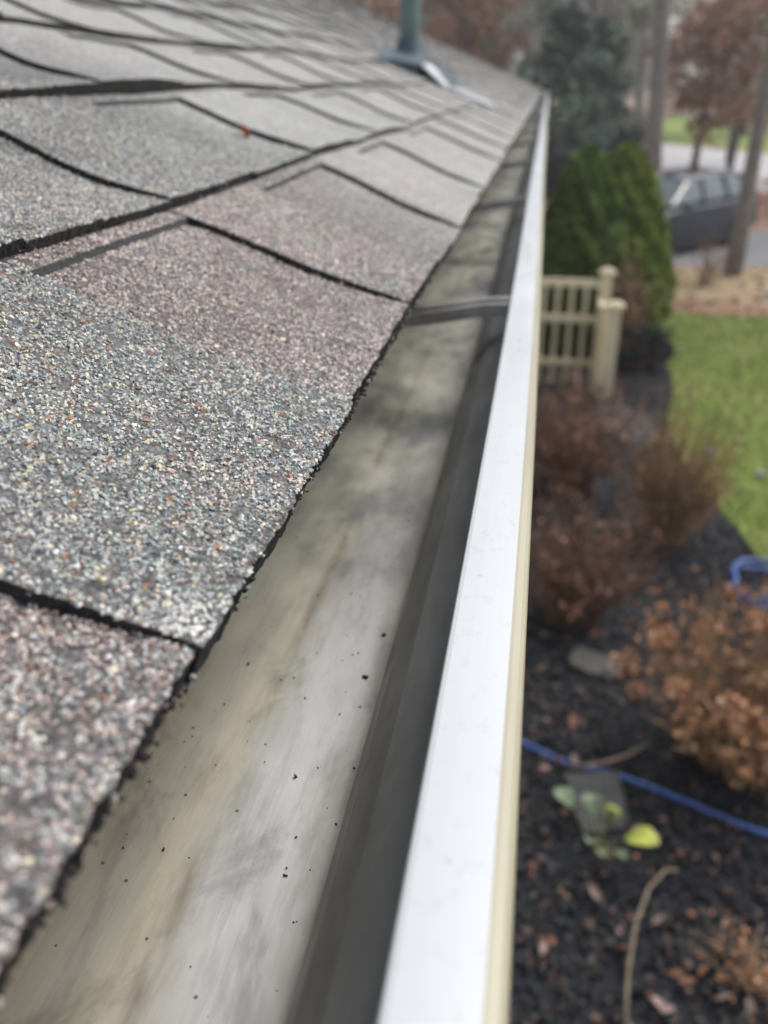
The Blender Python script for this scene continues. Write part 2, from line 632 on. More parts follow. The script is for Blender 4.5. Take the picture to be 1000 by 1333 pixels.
def near_key(c):
    k, a, b = c[0], c[1], c[2]
    y = (a + b) / 2
    if y < 0: return 6 + abs(y)
    return y + .35 * EXPO[k]


cand.sort(key=near_key)
far = []
pale0 = lambda Y, v: np.clip(1.25 - np.hypot((Y - .147) / .012, (v - .0035) / .012), 0, 1)
for i, (k, a, b, r, tn) in enumerate(cand):
    rr = random.Random(k * 1000 + int(a * 977))
    lift = min(max(0, rr.gauss(.0000, .0006)), .0012) if r else 0
    if k == 0: lift *= .3
    if i < 300:
        fine = (b > 0.0 and a < .78 and EXPO[k] < .33)
        V, Q, MI, SM, tt, pp = make_tab(k, a, b, r, tn, True, fine, lift, pale0 if (k == 0 and a == .1425) else None)
        mats = [M_BED if fine and b < .5 else M_TOP, M_ASPH, M_GRAN]
        if fine: mats[0] = M_TOP
        bed = np.clip((.80 - V[:, 1]) / .22, 0, 1) * (V[:, 1] > -.02) * np.clip((.36 + (EX - V[:, 0])*-1.0) / .04, 0, 1) if fine else np.zeros(len(V))
        o = np_mesh('shingle', V, Q, mats, MI, roof, SM, {'tone': tt, 'pale': pp, 'bed': bed})
        o.matrix_parent_inverse = Matrix.Identity(4)
    else:
        far.append(make_tab(k, a, b, r, tn, False, False, lift))
cnt = 0; Vs, Qs, Ms, Ss, Ts = [], [], [], [], []
for V, Q, MI, SM, tt, pp in far:
    Vs.append(V); Qs.append(Q + cnt); Ms.append(MI); Ss.append(SM); Ts.append(tt); cnt += len(V)
np_mesh('distant_shingles', np.concatenate(Vs), np.concatenate(Qs), [M_TOP, M_ASPH], np.concatenate(Ms), roof, np.concatenate(Ss),
        {'tone': np.concatenate(Ts), 'pale': np.zeros(cnt)}, kind='stuff')
# other side of the roof, starter strip, ridge caps
ob = MB(); c0 = 0
back = []
for k in range(0, len(EXPO) - 1):
    xa, za = rx - (VR - EXPO[k]) * CP, EZ + EXPO[k] * SP + .004
    xb, zb = rx - (VR - EXPO[k + 1]) * CP, EZ + EXPO[k + 1] * SP
    ob.hexa([(xa, Y0, za - .006), (xb, Y0, zb - .006), (xb, Y1, zb - .006), (xa, Y1, za - .006), (xa, Y0, za), (xb, Y0, zb - .004), (xb, Y1, zb - .004), (xa, Y1, za)])
adopt(ob.build('rear_roof_slope', [M_TOP]), house, house_inv)
sb = MB()
sy = np.linspace(Y0, 4.0, 900)
vj = [0.0025 + noise.noise(Vector((y * 60, 1, 1))) * .0012 for y in sy]
def strip_ring(y, v):
    a = roofP(y, v, -.0030); b = roofP(y, .05, -.0042); c = roofP(y, .05, -.0062); d = roofP(y, v, -.0058)
    return [tuple(a), tuple(b), tuple(c), tuple(d)]
sb.loft([strip_ring(y, v) for y, v in zip(sy, vj)] + [strip_ring(y, .0025) for y in np.linspace(4.2, Y1, 12)])
sb.build('starter_strip', [M_ASPH], roof)
rb = MB()
y = Y0
while y < Y1:
    yb = min(y + .16, Y1)
    for sgn in (1, -1):
        rb.hexa([(rx, y, rz + .016), (rx + sgn * .14 * CP, y, rz + .018 - .14 * SP), (rx + sgn * .14 * CP, yb, rz + .014 - .14 * SP), (rx, yb, rz + .012),
                 (rx, y, rz + .026), (rx + sgn * .14 * CP, y, rz + .028 - .14 * SP), (rx + sgn * .14 * CP, yb, rz + .018 - .14 * SP), (rx, yb, rz + .016)])
    y += .14
rb.build('ridge_caps', [M_TOP], roof, kind='stuff')

# drip edge, fascia, soffit, walls
M_CREAM = simple('cream_trim_paint', (.62, .56, .42), .5, var=.06, scale=6)
M_SIDING = simple('pale_siding_paint', (.55, .53, .47), .6, var=.06, scale=4)
M_DRIP = simple('brown_drip_edge_metal', (.10, .075, .055), .5, .3, .3, 30)
hb = MB()
hb.hexa([(-.125, Y0, 2.862), (-.0765, Y0, 2.8765), (-.0765, Y1, 2.8765), (-.125, Y1, 2.862), (-.125, Y0, 2.8632), (-.0755, Y0, 2.8778), (-.0755, Y1, 2.8778), (-.125, Y1, 2.8632)])
hb.box((-.0762, (Y0 + Y1) / 2, 2.8735), (.0012, Y1 - Y0, .006))
adopt(hb.build('drip_edge', [M_DRIP]), house, house_inv)
hb = MB(); hb.box((-.146, (Y0 + Y1) / 2, 2.77), (.022, Y1 - Y0, .17)); adopt(hb.build('fascia', [M_CREAM]), house, house_inv)
hb = MB(); hb.box((-.385, (Y0 + Y1) / 2, 2.68), (.46, Y1 - Y0, .012)); adopt(hb.build('soffit', [M_CREAM]), house, house_inv)
hb = MB(); z = .32
wx0, wx1 = 2 * rx + .62, -.62
while z < 2.67:
    hb.hexa([(wx1 - .03, Y0 + .3, z), (wx1 + .012, Y0 + .3, z), (wx1 + .012, Y1 - .3, z), (wx1 - .03, Y1 - .3, z),
             (wx1 - .03, Y0 + .3, z + .118), (wx1, Y0 + .3, z + .118), (wx1, Y1 - .3, z + .118), (wx1 - .03, Y1 - .3, z + .118)])
    z += .12
adopt(hb.build('siding', [M_SIDING], kind='stuff'), house, house_inv)
hb = MB(); hb.box(((wx0 + wx1 - .032) / 2, (Y0 + Y1) / 2, 1.5), (wx1 - .032 - wx0, Y1 - Y0 - .62, 2.34)); adopt(hb.build('wall', [M_SIDING]), house, house_inv)
hb = MB(); hb.box(((wx0 + wx1 - .05) / 2, (Y0 + Y1) / 2, .15), (wx1 - .05 - wx0, Y1 - Y0 - .7, .36)); adopt(hb.build('foundation', [simple('foundation_concrete', (.3, .29, .27), .9)]), house, house_inv)
hb = MB()
for y in (Y1 - .31, Y0 + .31):
    hb.add([(wx0 + .1, y, 2.6), (wx1 - .1, y, 2.6), (rx, y, rz - .05), (wx0 + .1, y + .02, 2.6), (wx1 - .1, y + .02, 2.6), (rx, y + .02, rz - .05)],
           [(0, 1, 2), (5, 4, 3), (0, 3, 4, 1), (1, 4, 5, 2), (2, 5, 3, 0)])
adopt(hb.build('gable', [M_SIDING]), house, house_inv)
hb = MB()
for sgn, x in ((1, ex0), (-1, 2 * rx - ex0)):
    hb.hexa([(rx, Y1 - .03, rz - .16), (x, Y1 - .03, ez0 - .15), (x, Y1 - .008, ez0 - .15), (rx, Y1 - .008, rz - .16),
             (rx, Y1 - .03, rz - .017), (x, Y1 - .03, ez0 - .017), (x, Y1 - .008, ez0 - .017), (rx, Y1 - .008, rz - .017)])
adopt(hb.build('rake_board', [M_CREAM]), house, house_inv)


# ------------------------------------------------------------------ plumbing vent with its sheet-metal flashing
def vent():
    m = Mat('weathered_green_pipe', .55, .2)
    f = m.noise(m.pos((1, 1, .35)), 14, 5)
    m.color(m.ramp(f, [(.3, (.08, .12, .115)), (.5, (.14, .20, .185)), (.72, (.22, .285, .26))]))
    lead = Mat('dark_flashing_metal', .45, .55)
    f = lead.noise(lead.pos(), 12, 4)
    lead.color(lead.ramp(f, [(.3, (.035, .055, .065)), (.7, (.08, .115, .135))]))
    bright = Mat('sky_glint_flashing_metal', .35, .2)
    f = bright.noise(bright.pos(), 20, 4)
    bright.color(bright.ramp(f, [(.3, (.62, .63, .66)), (.7, (.85, .86, .9))]))  # sky reflection on the folds is put into this pale colour
    b = MB()
    px, py, pz = -.511, 3.6, 3.075
    b.lathe([(.037, 0), (.037, .52), (.040, .522), (.040, .555), (.031, .555), (.031, .45)], 24, (px, py, pz - .02))
    p = b.build('vent_pipe', [m.m], smooth=False)
    adopt(p, house, house_inv)
    b = MB()
    b.lathe([(.075, 0), (.058, .03), (.046, .06), (.0405, .075), (.0368, .076), (.0368, .02)], 24, (px, py, pz - .012))
    b.build('collar', [lead.m], p)
    # raised saddle plate: near face dark, folded edges bright
    b = MB()
    n = np.array([SP, 0, CP])
    def R(Y, v, o): return tuple(roofP(Y, v, o))
    b.hexa([R(2.75, .455, -.001), R(2.75, .322, -.001), R(3.72, .36, -.001), R(3.72, .62, -.001),
            R(2.75, .452, .004), R(2.75, .325, .034), R(3.66, .375, .035), R(3.66, .60, .013)])
    b.hexa([R(2.84, .318, .010), R(2.84, .250, -.001), R(3.62, .262, -.001), R(3.66, .372, .012),
            R(3.06, .330, .033), R(2.84, .245, .004), R(3.62, .258, .004), R(3.66, .373, .034)])
    b.build('flashing_plate', [lead.m], p)
    b = MB()
    b = MB(); b.hexa([R(2.74, .3215, .032), R(2.71, .238, .002), R(2.83, .238, .002), R(3.05, .330, .033),
            R(2.74, .3235, .037), R(2.71, .236, .008), R(2.83, .236, .008), R(3.05, .332, .038)])
    b.build('folded_edge', [bright.m], p)
    b = MB(); b.hexa([R(3.56, .470, .022), R(3.56, .378, .036), R(3.67, .374, .036), R(3.67, .470, .022),
            R(3.56, .470, .0265), R(3.56, .378, .0405), R(3.67, .374, .0405), R(3.67, .470, .0265)])
    b.build('folded_edge', [bright.m], p)
    b = MB(); b.hexa([R(2.72, .225, .002), R(2.72, .112, .006), R(2.88, .100, .006), R(2.88, .225, .002),
            R(2.72, .225, .013), R(2.72, .112, .0115), R(2.88, .100, .0115), R(2.88, .225, .013)])
    b.build('folded_edge', [bright.m], p)
vent()


# ------------------------------------------------------------------ RAIN GUTTER
def gutter():
    m = Mat('weathered_gutter_metal', .5, .2, .5)
    geo = m.n('NewGeometry')
    sep = m.n('SeparateXYZ'); m.l(geo.outputs['Position'], sep.inputs[0])
    X, Yy = sep.outputs[0], sep.outputs[1]
    Ps = m.pos((1, .22, 1)); Pm = m.pos((1, .5, 1)); Pb = m.pos((1, .012, 1))
    wob = m.math('MULTIPLY', m.math('SUBTRACT', m.noise(m.pos((1, .45, 1)), 16, 4, .6), .5), .045)
    Xw = m.math('ADD', X, wob)
    # across the floor: brown-olive silt under the eave, tan streak, bright metal, brown rim at the front fold
    band = m.ramp(m.math('MULTIPLY_ADD', Xw, 12.5, 1.625), [   # x=-.13 -> 0 ; x=-.05 -> 1
        (0.0, (.42, .37, .28)), (.14, (.44, .41, .33)), (.30, (.45, .435, .37)), (.42, (.58, .54, .42)), (.50, (.56, .53, .43)),
        (.58, (.54, .53, .49)), (.70, (.62, .63, .62)), (.90, (.70, .70, .69)), (1.0, (.66, .64, .59))])
    # silver gives way to drab further along
    blot = m.ramp(m.noise(Pm, 34, 5, .62, .6), [(.34, (.55, .55, .54)), (.47, (.92, .92, .92)), (.75, (1.08, 1.08, 1.06))])
    c = m.mix(.85, band, blot, 'MULTIPLY')
    far = m.ramp(m.math('MULTIPLY', m.math('ADD', Yy, m.math('MULTIPLY', wob, 3.0)), 1.0), [(.25, 0.0), (.42, .8), (1.0, 1.0)])
    drab = m.ramp(m.noise(Pm, 26, 4, .6), [(.36, (.15, .155, .15)), (.46, (.30, .295, .25)), (.56, (.42, .41, .34)), (.68, (.50, .49, .45))])
    c = m.mix(far, c, drab)
    brush = m.ramp(m.noise(Pb, 1400, 3, .7), [(.3, .93), (.7, 1.05)])
    c = m.mix(1.0, c, brush, 'MULTIPLY')
    streak = m.ramp(m.noise(Ps, 150, 4, .65), [(.50, 0.0), (.72, .30)])
    c = m.mix(streak, c, (.22, .20, .16))
    # rust-brown rim at the front fold and thin silt lines
    rim = m.ramp(m.math('ABSOLUTE', m.math('ADD', m.math('ADD', X, .0455), m.math('MULTIPLY', wob, .07))), [(.0, 1.0), (.0018, .7), (.0042, 0.0)])
    rn = m.ramp(m.noise(m.pos((1, .5, 1)), 60, 5, .7), [(.3, .55), (.6, 1.0)])
    c = m.mix(m.math('MULTIPLY', rim, rn), c, (.33, .25, .165))
    line = m.ramp(m.math('ABSOLUTE', m.math('ADD', m.math('ADD', X, .0865), m.math('MULTIPLY', wob, .16))), [(.0, .75), (.0012, .5), (.0032, 0.0)])
    c = m.mix(m.math('MULTIPLY', line, m.ramp(m.noise(m.pos((1, .3, 1)), 45, 4, .7), [(.42, 0.0), (.6, 1.0)])), c, (.17, .13, .085))
    # pits and specks
    v = m.n('TexVoronoi', feature='F1'); v.inputs['Scale'].default_value = 210
    m.l(m.pos(), v.inputs['Vector'])
    sp = m.n('SeparateColor'); m.l(v.outputs['Color'], sp.inputs[0])
    spot = m.math('MULTIPLY', m.math('LESS_THAN', v.outputs['Distance'], .13), m.math('GREATER_THAN', sp.outputs[0], .86))
    c = m.mix(m.math('MULTIPLY', spot, .8), c, (.06, .045, .035))
    # front wall (normal facing back) lies in shade, painted here as a darker colour
    nrm = m.n('SeparateXYZ'); m.l(geo.outputs['Normal'], nrm.inputs[0])
    fw = m.ramp(m.math('ADD', X, .0), [(0.0, 0.0)])
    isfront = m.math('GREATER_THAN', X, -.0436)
    wall_shade = m.ramp(m.noise(Ps, 70, 4, .6), [(.3, (.13, .13, .12)), (.7, (.21, .21, .195))])
    c = m.mix(isfront, c, wall_shade)
    m.color(c)
    m.rough(m.ramp(m.noise(Pm, 60, 4), [(.3, .62), (.7, .36)]))
    m.bump(m.math('ADD', m.math('MULTIPLY', m.noise(Pb, 900, 3, .7), .15), m.noise(m.pos((1, .3, 1)), 60, 3)), .0006, .6)
    TR = m.m

    w = Mat('white_gutter_paint', .32, 0, .5)
    P = w.pos()
    c = w.ramp(w.noise(w.pos((1, .25, 1)), 30, 4), [(.3, (.52, .54, .545)), (.7, (.575, .59, .59))])
    vv = w.n('TexVoronoi', feature='F1'); vv.inputs['Scale'].default_value = 130; w.l(P, vv.inputs['Vector'])
    sp = w.n('SeparateColor'); w.l(vv.outputs['Color'], sp.inputs[0])
    dots = w.math('MULTIPLY', w.math('LESS_THAN', vv.outputs['Distance'], .12), w.math('GREATER_THAN', sp.outputs[0], .80))
    c = w.mix(w.math('MULTIPLY', dots, .35), c, (.35, .36, .36))
    smear = w.ramp(w.noise(w.pos((1, .15, 1)), 55, 5, .7), [(.52, 0.0), (.75, .22)])
    c = w.mix(smear, c, (.50, .52, .52))
    edge_g = w.ramp(w.noise(w.pos((1, .6, 1)), 240, 4, .7), [(.56, 0.0), (.70, .35)])
    c = w.mix(edge_g, c, (.40, .41, .40))
    w.color(c)
    w.rough(w.ramp(w.noise(w.pos((1, .2, 1)), 70, 4), [(.3, .26), (.7, .5)]))
    w.bump(w.noise(w.pos((1, .12, 1)), 45, 3), .0004, .5)
    e = Mat('yellowed_gutter_paint', .4, 0, .5)
    e.color(e.ramp(e.noise(e.pos((1, .1, 1)), 60, 4), [(.3, (.32, .29, .205)), (.7, (.41, .38, .28))]))

    g = empty('rain_gutter', (-.06, 6.2, 2.79))
    tag(g, 'aluminium rain gutter along the eave, white front lip and stained metal trough', 'gutter')
    inv = Matrix.Translation((.06, -6.2, -2.79))
    ys = np.concatenate([np.linspace(Y0, 2.2, 130), np.linspace(2.3, Y1 + .02, 110)])
    def sway(y):   # the run is not quite straight
        return .0007 * math.sin(y * 3.1) + .0012 * math.sin(y * 1.2 + 1) * min(1, max(0, y) / 2), .0006 * math.sin(y * 4.3 + 2) - .0035 * max(0, math.sin((y - 1.2) * .55)) * min(1, max(0, y - 1.2) / 2)
    def extrude(name, prof, mat, smooth=False, closed=True, jit=0.0):
        b = MB(); rings = []
        for y in ys:
            dx, dz = sway(y)
            rings.append([(x + dx, y, z + dz + (jit * noise.noise(Vector((x * 30, y * 5, 0))) if jit else 0)) for x, z in prof])
        b.loft(rings, True)
        o = b.build(name, [mat], smooth=smooth)
        adopt(o, g, inv)
        return o
    t = .0011
    inner = [(-.1335, 2.872), (-.1335, 2.86), (-.1335, 2.80), (-.1332, 2.7945), (-.130, 2.7905), (-.12, 2.790), (-.105, 2.790), (-.09, 2.790), (-.075, 2.790), (-.06, 2.790), (-.0462, 2.7901),
             (-.0441, 2.7906), (-.0433, 2.7925), (-.0410, 2.815), (-.0375, 2.828), (-.0300, 2.838), (-.018, 2.846), (-.006, 2.853), (.0005, 2.861), (.0018, 2.8668)]
    outer = [(.0030, 2.8665), (.0017, 2.8605), (-.0048, 2.852), (-.0172, 2.8448), (-.0294, 2.8368), (-.0370, 2.8268), (-.0422, 2.8145), (-.0438, 2.7900), (-.0462, 2.789),
             (-.12, 2.789), (-.131, 2.7892), (-.1345, 2.794), (-.1347, 2.872)]
    extrude('trough', inner + outer, TR, jit=.0004)
    # flat top of the lip, hemmed inwards
    lip = [(-.0157, 2.8698), (-.0153, 2.8704), (-.0142, 2.8708), (-.0120, 2.87105), (-.0095, 2.8713), (-.0070, 2.87145), (-.0045, 2.8715), (-.0020, 2.87148), (.0001, 2.8714), (.0002, 2.8700), (-.0080, 2.8694), (-.0138, 2.8694), (-.0146, 2.8686), (-.0146, 2.8630), (-.0157, 2.8630)]
    extrude('front_lip', lip, w.m)
    edge = [(-.0004, 2.8703), (.0010, 2.8701), (.0024, 2.8694), (.0033, 2.8680), (.0036, 2.8655), (.0030, 2.8630), (-.002, 2.8555), (-.016, 2.8470), (-.0285, 2.8390), (-.0286, 2.8350), (-.0150, 2.8432),
            (-.0020, 2.8515), (.0038, 2.8600), (.0046, 2.8650), (.0042, 2.8685), (.0030, 2.8704), (.0010, 2.8712), (-.0003, 2.8713)]
    # yellowed painted face: a thin sheet over the outside of the trough
    face = [(-.0003, 2.8705), (.0010, 2.8704), (.0022, 2.8699), (.0031, 2.8686), (.0035, 2.8664), (.0023, 2.8602), (-.0044, 2.8514), (-.0168, 2.8442), (-.0290, 2.8362), (-.0364, 2.8263), (-.0416, 2.8143), (-.0431, 2.7898),
            (-.0423, 2.7893), (-.0408, 2.8141), (-.0356, 2.8258), (-.0284, 2.8354), (-.0162, 2.8434), (-.0038, 2.8508), (.0030, 2.8600), (.0042, 2.8664), (.0037, 2.8692), (.0026, 2.8706), (.0010, 2.8711), (-.0003, 2.8712)]
    extrude('front_face', face, e.m)
    b = MB(); b.add([(x, Y1 + .021, z) for x, z in inner] + [(x, Y1 + .0225, z) for x, z in inner], [tuple(range(len(inner))), tuple(reversed(range(len(inner), 2 * len(inner))))] +
                    [(i, i + len(inner), (i + 1) % len(inner) + len(inner), (i + 1) % len(inner)) for i in range(len(inner))])
    adopt(b.build('end_cap', [e.m]), g, inv)
    # hidden hangers every two feet
    hm = Mat('hanger_metal', .42, .6)
    hm.color(hm.ramp(hm.noise(hm.pos(), 60, 4), [(.3, (.26, .25, .24)), (.7, (.46, .45, .43))]))
    hd = MB()
    n = 7
    for i in range(n):    # channel section: flat top strap with two down-turned ribs, dips towards the fascia
        pass
    xs = [-.0150, -.030, -.045, -.065, -.085, -.105, -.1325]
    zs = [2.8665, 2.8655, 2.863, 2.859, 2.856, 2.854, 2.853]
    def chan(y0, y1, zlow, ztop, mi=0):
        rings = []
        for x, z in zip(xs, zs): rings.append([(x, y0, z - zlow), (x, y1, z - zlow), (x, y1, z - ztop), (x, y0, z - ztop)])
        hd.loft(rings, True, mi)
    chan(-.011, .011, .0013, .0)
    chan(-.012, -.0108, .0075, -.0006)
    chan(.0108, .012, .0075, -.0006)
    chan(-.0022, .0022, -.0001, -.0022)
    hg = hd.build('hanger', [hm.m])
    hs = MB()
    hs.lathe([(.0045, 0), (.0045, .003), (.0030, .004)], 8, (-.128, 0, 2.8545)); hs.tube([(-.128, 0, 2.856), (-.150, 0, 2.850)], .0022, 6)
    scr = hs.build('screw', [hm.m], hg)
    adopt(hg, g, inv)
    hg.location = (0, .604, 0)
    for i, y in enumerate([1.19, 1.80, 2.41, 3.02, 3.63, 4.24, 4.85, 5.46, 6.07, 6.68, 7.3, 7.9, 8.5, 9.1, 9.7, 10.3, 10.9, 11.5, 12.1, 12.7, 0.0 - .02]):
        c = copy_tree(hg, g)
        c.matrix_parent_inverse = inv
        c.location = (0, y if y > 0 else -.2, 0)
    return g
gutter()


# ------------------------------------------------------------------ GROUND
def sheet(name, pts, z, mat, thick=0.0):
    b = MB(); b.add([(x, y, z) for x, y in pts], [tuple(range(len(pts)))])
    o = b.build(name, [mat]); o['kind'] = 'structure'
    return o


def ground_mat(name, cols, scale, bump=.01, fine=60, rough=.95):
    m = Mat(name, rough, 0, .25)
    P = m.pos()
    f = m.noise(P, scale, 6, .62)
    st = [(.25 + .5 * i / (len(cols) - 1), c) for i, c in enumerate(cols)]
    c = m.ramp(f, st)
    f2 = m.noise(P, fine, 4, .7)
    c = m.mix(1.0, c, m.ramp(f2, [(.3, .55), (.7, 1.4)]), 'MULTIPLY')
    m.color(c)
    m.bump(f2, bump)
    return m.m


def smooth_poly(pts, n=4):
    out = []
    for i in range(len(pts) - 1):
        for k in range(n):
            t = k / n
            p0, p1, p2, p3 = pts[max(i - 1, 0)], pts[i], pts[i + 1], pts[min(i + 2, len(pts) - 1)]
            out.append(tuple(.5 * (2 * p1[j] + (p2[j] - p0[j]) * t + (2 * p0[j] - 5 * p1[j] + 4 * p2[j] - p3[j]) * t * t + (3 * p1[j] - p0[j] - 3 * p2[j] + p3[j]) * t ** 3) for j in (0, 1)))
    out.append(pts[-1])
    return out


M_WOODS = ground_mat('rust_brown_leaf_litter', [(.16, .085, .05), (.25, .14, .09), (.30, .19, .125), (.20, .12, .08)], 1.2, .03, 9)
M_MULCH = ground_mat('black_dyed_mulch', [(.018, .020, .025), (.033, .036, .044), (.05, .05, .055)], 5, .02, 70)
M_LAWN = ground_mat('green_lawn', [(.15, .21, .045), (.21, .265, .06), (.31, .30, .11)], .9, .02, 25)
M_TAN = ground_mat('tan_dry_grass', [(.24, .16, .10), (.34, .25, .15), (.24, .22, .11)], 1.3, .02, 12)
M_ROAD = ground_mat('pale_worn_asphalt', [(.42, .41, .41), (.50, .49, .49)], .5, .003, 40)
M_DRIVE = ground_mat('driveway_asphalt', [(.16, .16, .165), (.22, .22, .22)], .7, .004, 60)
M_FARLAWN = ground_mat('yellow_green_far_grass', [(.16, .22, .04), (.26, .32, .08)], .25, .02, 2)  # yellow-green grass beyond the road

sheet('ground', [(-220, -60), (300, -60), (300, 420), (-220, 420)], -.016, M_WOODS)
lawn_edge = [(x + .05 * noise.noise(Vector((x * 2, y * 3.3, 1))) + .03 * noise.noise(Vector((x, y * 11, 5))), y) for x, y in smooth_poly([(2.6, -4), (2.45, 0), (2.3, 2), (2.05, 4), (1.80, 5.2), (1.70, 5.8), (1.52, 6.75), (1.38, 7.6), (1.42, 8.6), (1.60, 10.0), (1.68, 11.7), (1.72, 13.2)], 14)]
sheet('mulch_bed', [(-1.0, 13.6), (-1.0, -4)] + lawn_edge + [(1.5, 13.7)], -.008, M_MULCH)
sheet('lawn', list(reversed(lawn_edge)) + [(14, -4), (14, 12.6), (6, 13.0), (3.3, 13.2)], -.004, M_LAWN)
sheet('dry_grass_strip', [(1.6, 14.0), (2.6, 14.1), (3.6, 13.9), (14, 13.2), (14, 16.8), (4.5, 16.9), (2.3, 16.7), (.8, 16.4)], -.012, M_TAN)
sheet('driveway', [(.6, 16.6), (2.3, 16.9), (4.15, 17.2), (9, 16.0), (22, 14.5), (22, 19.8), (9, 20.6), (4.8, 21.6), (1.5, 22.3)], -.012, M_DRIVE)
sheet('road', smooth_poly([(3.0, 38.0), (4.2, 35.0), (6.7, 29.5), (14, 21.5), (30, 14)]) + smooth_poly([(34, 30), (18, 38), (10.2, 45.8), (6.6, 52), (3.2, 60)]), -.012, M_ROAD)
sheet('far_lawn', [(3.4, 61), (6.8, 53.5), (10.5, 47), (18.4, 39), (36, 30), (80, 60), (60, 95), (3, 95)], -.012, M_FARLAWN)


def inside(px, py, poly):
    r = np.zeros(len(px), bool)
    j = len(poly) - 1
    for i in range(len(poly)):
        xi, yi = poly[i]; xj, yj = poly[j]
        c = ((yi > py) != (yj > py)) & (px < (xj - xi) * (py - yi) / (yj - yi + 1e-12) + xi)
        r ^= c; j = i
    return r


# mulch pieces
bed_poly = [(-.6, 13.4), (-.6, -1.5)] + [p for p in lawn_edge if p[1] > -1.5]
n = 26000
yy = .8 + 12.5 * rng.random(n) ** 1.7; xx = rng.uniform(-.6, 2.4, n)
k_ = inside(xx, yy, bed_poly); xx, yy = xx[k_], yy[k_]
C = np.stack([xx, yy, rng.uniform(-.004, .022, len(xx))], 1)
V, Q = chips(C, rng.uniform(.008, .022, len(xx)), (1.9, .7, .45), .25)
M_CHIP = leafy('black_mulch_pieces', [(.016, .018, .024), (.028, .031, .040), (.042, .046, .057), (.06, .062, .07), (.02, .022, .03), (.09, .078, .07)], .75, 3)
np_mesh('mulch_chips', V, Q, M_CHIP, kind='stuff')

# grass blades on the lawn
lawn_poly = list(reversed([p for p in lawn_edge if p[1] > 1])) + [(7, 1), (7, 12.8), (3.3, 13.1)]
n = 90000
yy = 2.2 + 11.2 * rng.random(n) ** 1.25; xx = rng.uniform(1.3, 6.5, n)
k_ = inside(xx, yy, lawn_poly) & (xx < 1.0 + yy * .33); xx, yy = xx[k_], yy[k_]
n = len(xx)
h = rng.uniform(.025, .06, n); a = rng.uniform(0, 2 * np.pi, n); wd = rng.uniform(.003, .006, n)
lx, ly = rng.normal(0, .022, n), rng.normal(0, .022, n)
V = np.stack([np.stack([xx - wd * np.cos(a), yy - wd * np.sin(a), np.full(n, -.004)], 1), np.stack([xx + wd * np.cos(a), yy + wd * np.sin(a), np.full(n, -.004)], 1),
              np.stack([xx + lx, yy + ly, h], 1)], 1).reshape(-1, 3)
M_GRASS = leafy('grass_blades', [(.14, .22, .045), (.18, .26, .05), (.24, .30, .07), (.13, .19, .045), (.30, .31, .11), (.37, .33, .17)], .7, 1.1)
np_mesh('grass', V, np.arange(3 * n).reshape(-1, 3), M_GRASS, kind='stuff')


# ------------------------------------------------------------------ foliage helper
def leaf_cards(C, size, aspect=.6, nrm_bias=None, fold=.25):
    """small pointed leaf: two quads folded along the middle; C (n,3)"""
    n = len(C)
    L = np.array([(-1, 0, 0), (-.1, aspect, fold), (1, 0, .1), (-.1, -aspect, fold)])
    v = np.einsum('nij,kj->nki', rand_rot(n), L) * np.asarray(size).reshape(-1, 1, 1) * .5
    V = (v + C[:, None]).reshape(-1, 3)
    b = 4 * np.arange(n)[:, None]
    T = np.concatenate([b + np.array([[0, 2, 1]]), b + np.array([[0, 3, 2]])], 1).reshape(-1, 3)
    return V, T


# ------------------------------------------------------------------ winter shrubs
M_TWIG_RED = leafy('reddish_brown_twigs', [(.15, .08, .06), (.21, .12, .09), (.27, .18, .13)], .8, 2)
M_TWIG_TAN = leafy('tan_brown_twigs', [(.26, .16, .09), (.36, .24, .14), (.20, .12, .07), (.45, .33, .20)], .8, 2)
M_LEAF_DULL = leafy('dull_red_dead_leaves', [(.27, .12, .08), (.34, .16, .11), (.20, .095, .07), (.40, .23, .16), (.47, .30, .21)], .8, 2)
M_LEAF_RUST = leafy('rust_orange_dead_leaves', [(.40, .19, .09), (.30, .15, .08), (.48, .27, .15), (.24, .13, .075), (.54, .35, .21)], .8, 2)
M_HEAD = leafy('dried_flower_heads', [(.44, .22, .12), (.54, .31, .19), (.35, .165, .09), (.62, .41, .28), (.27, .13, .08)], .8, 3)


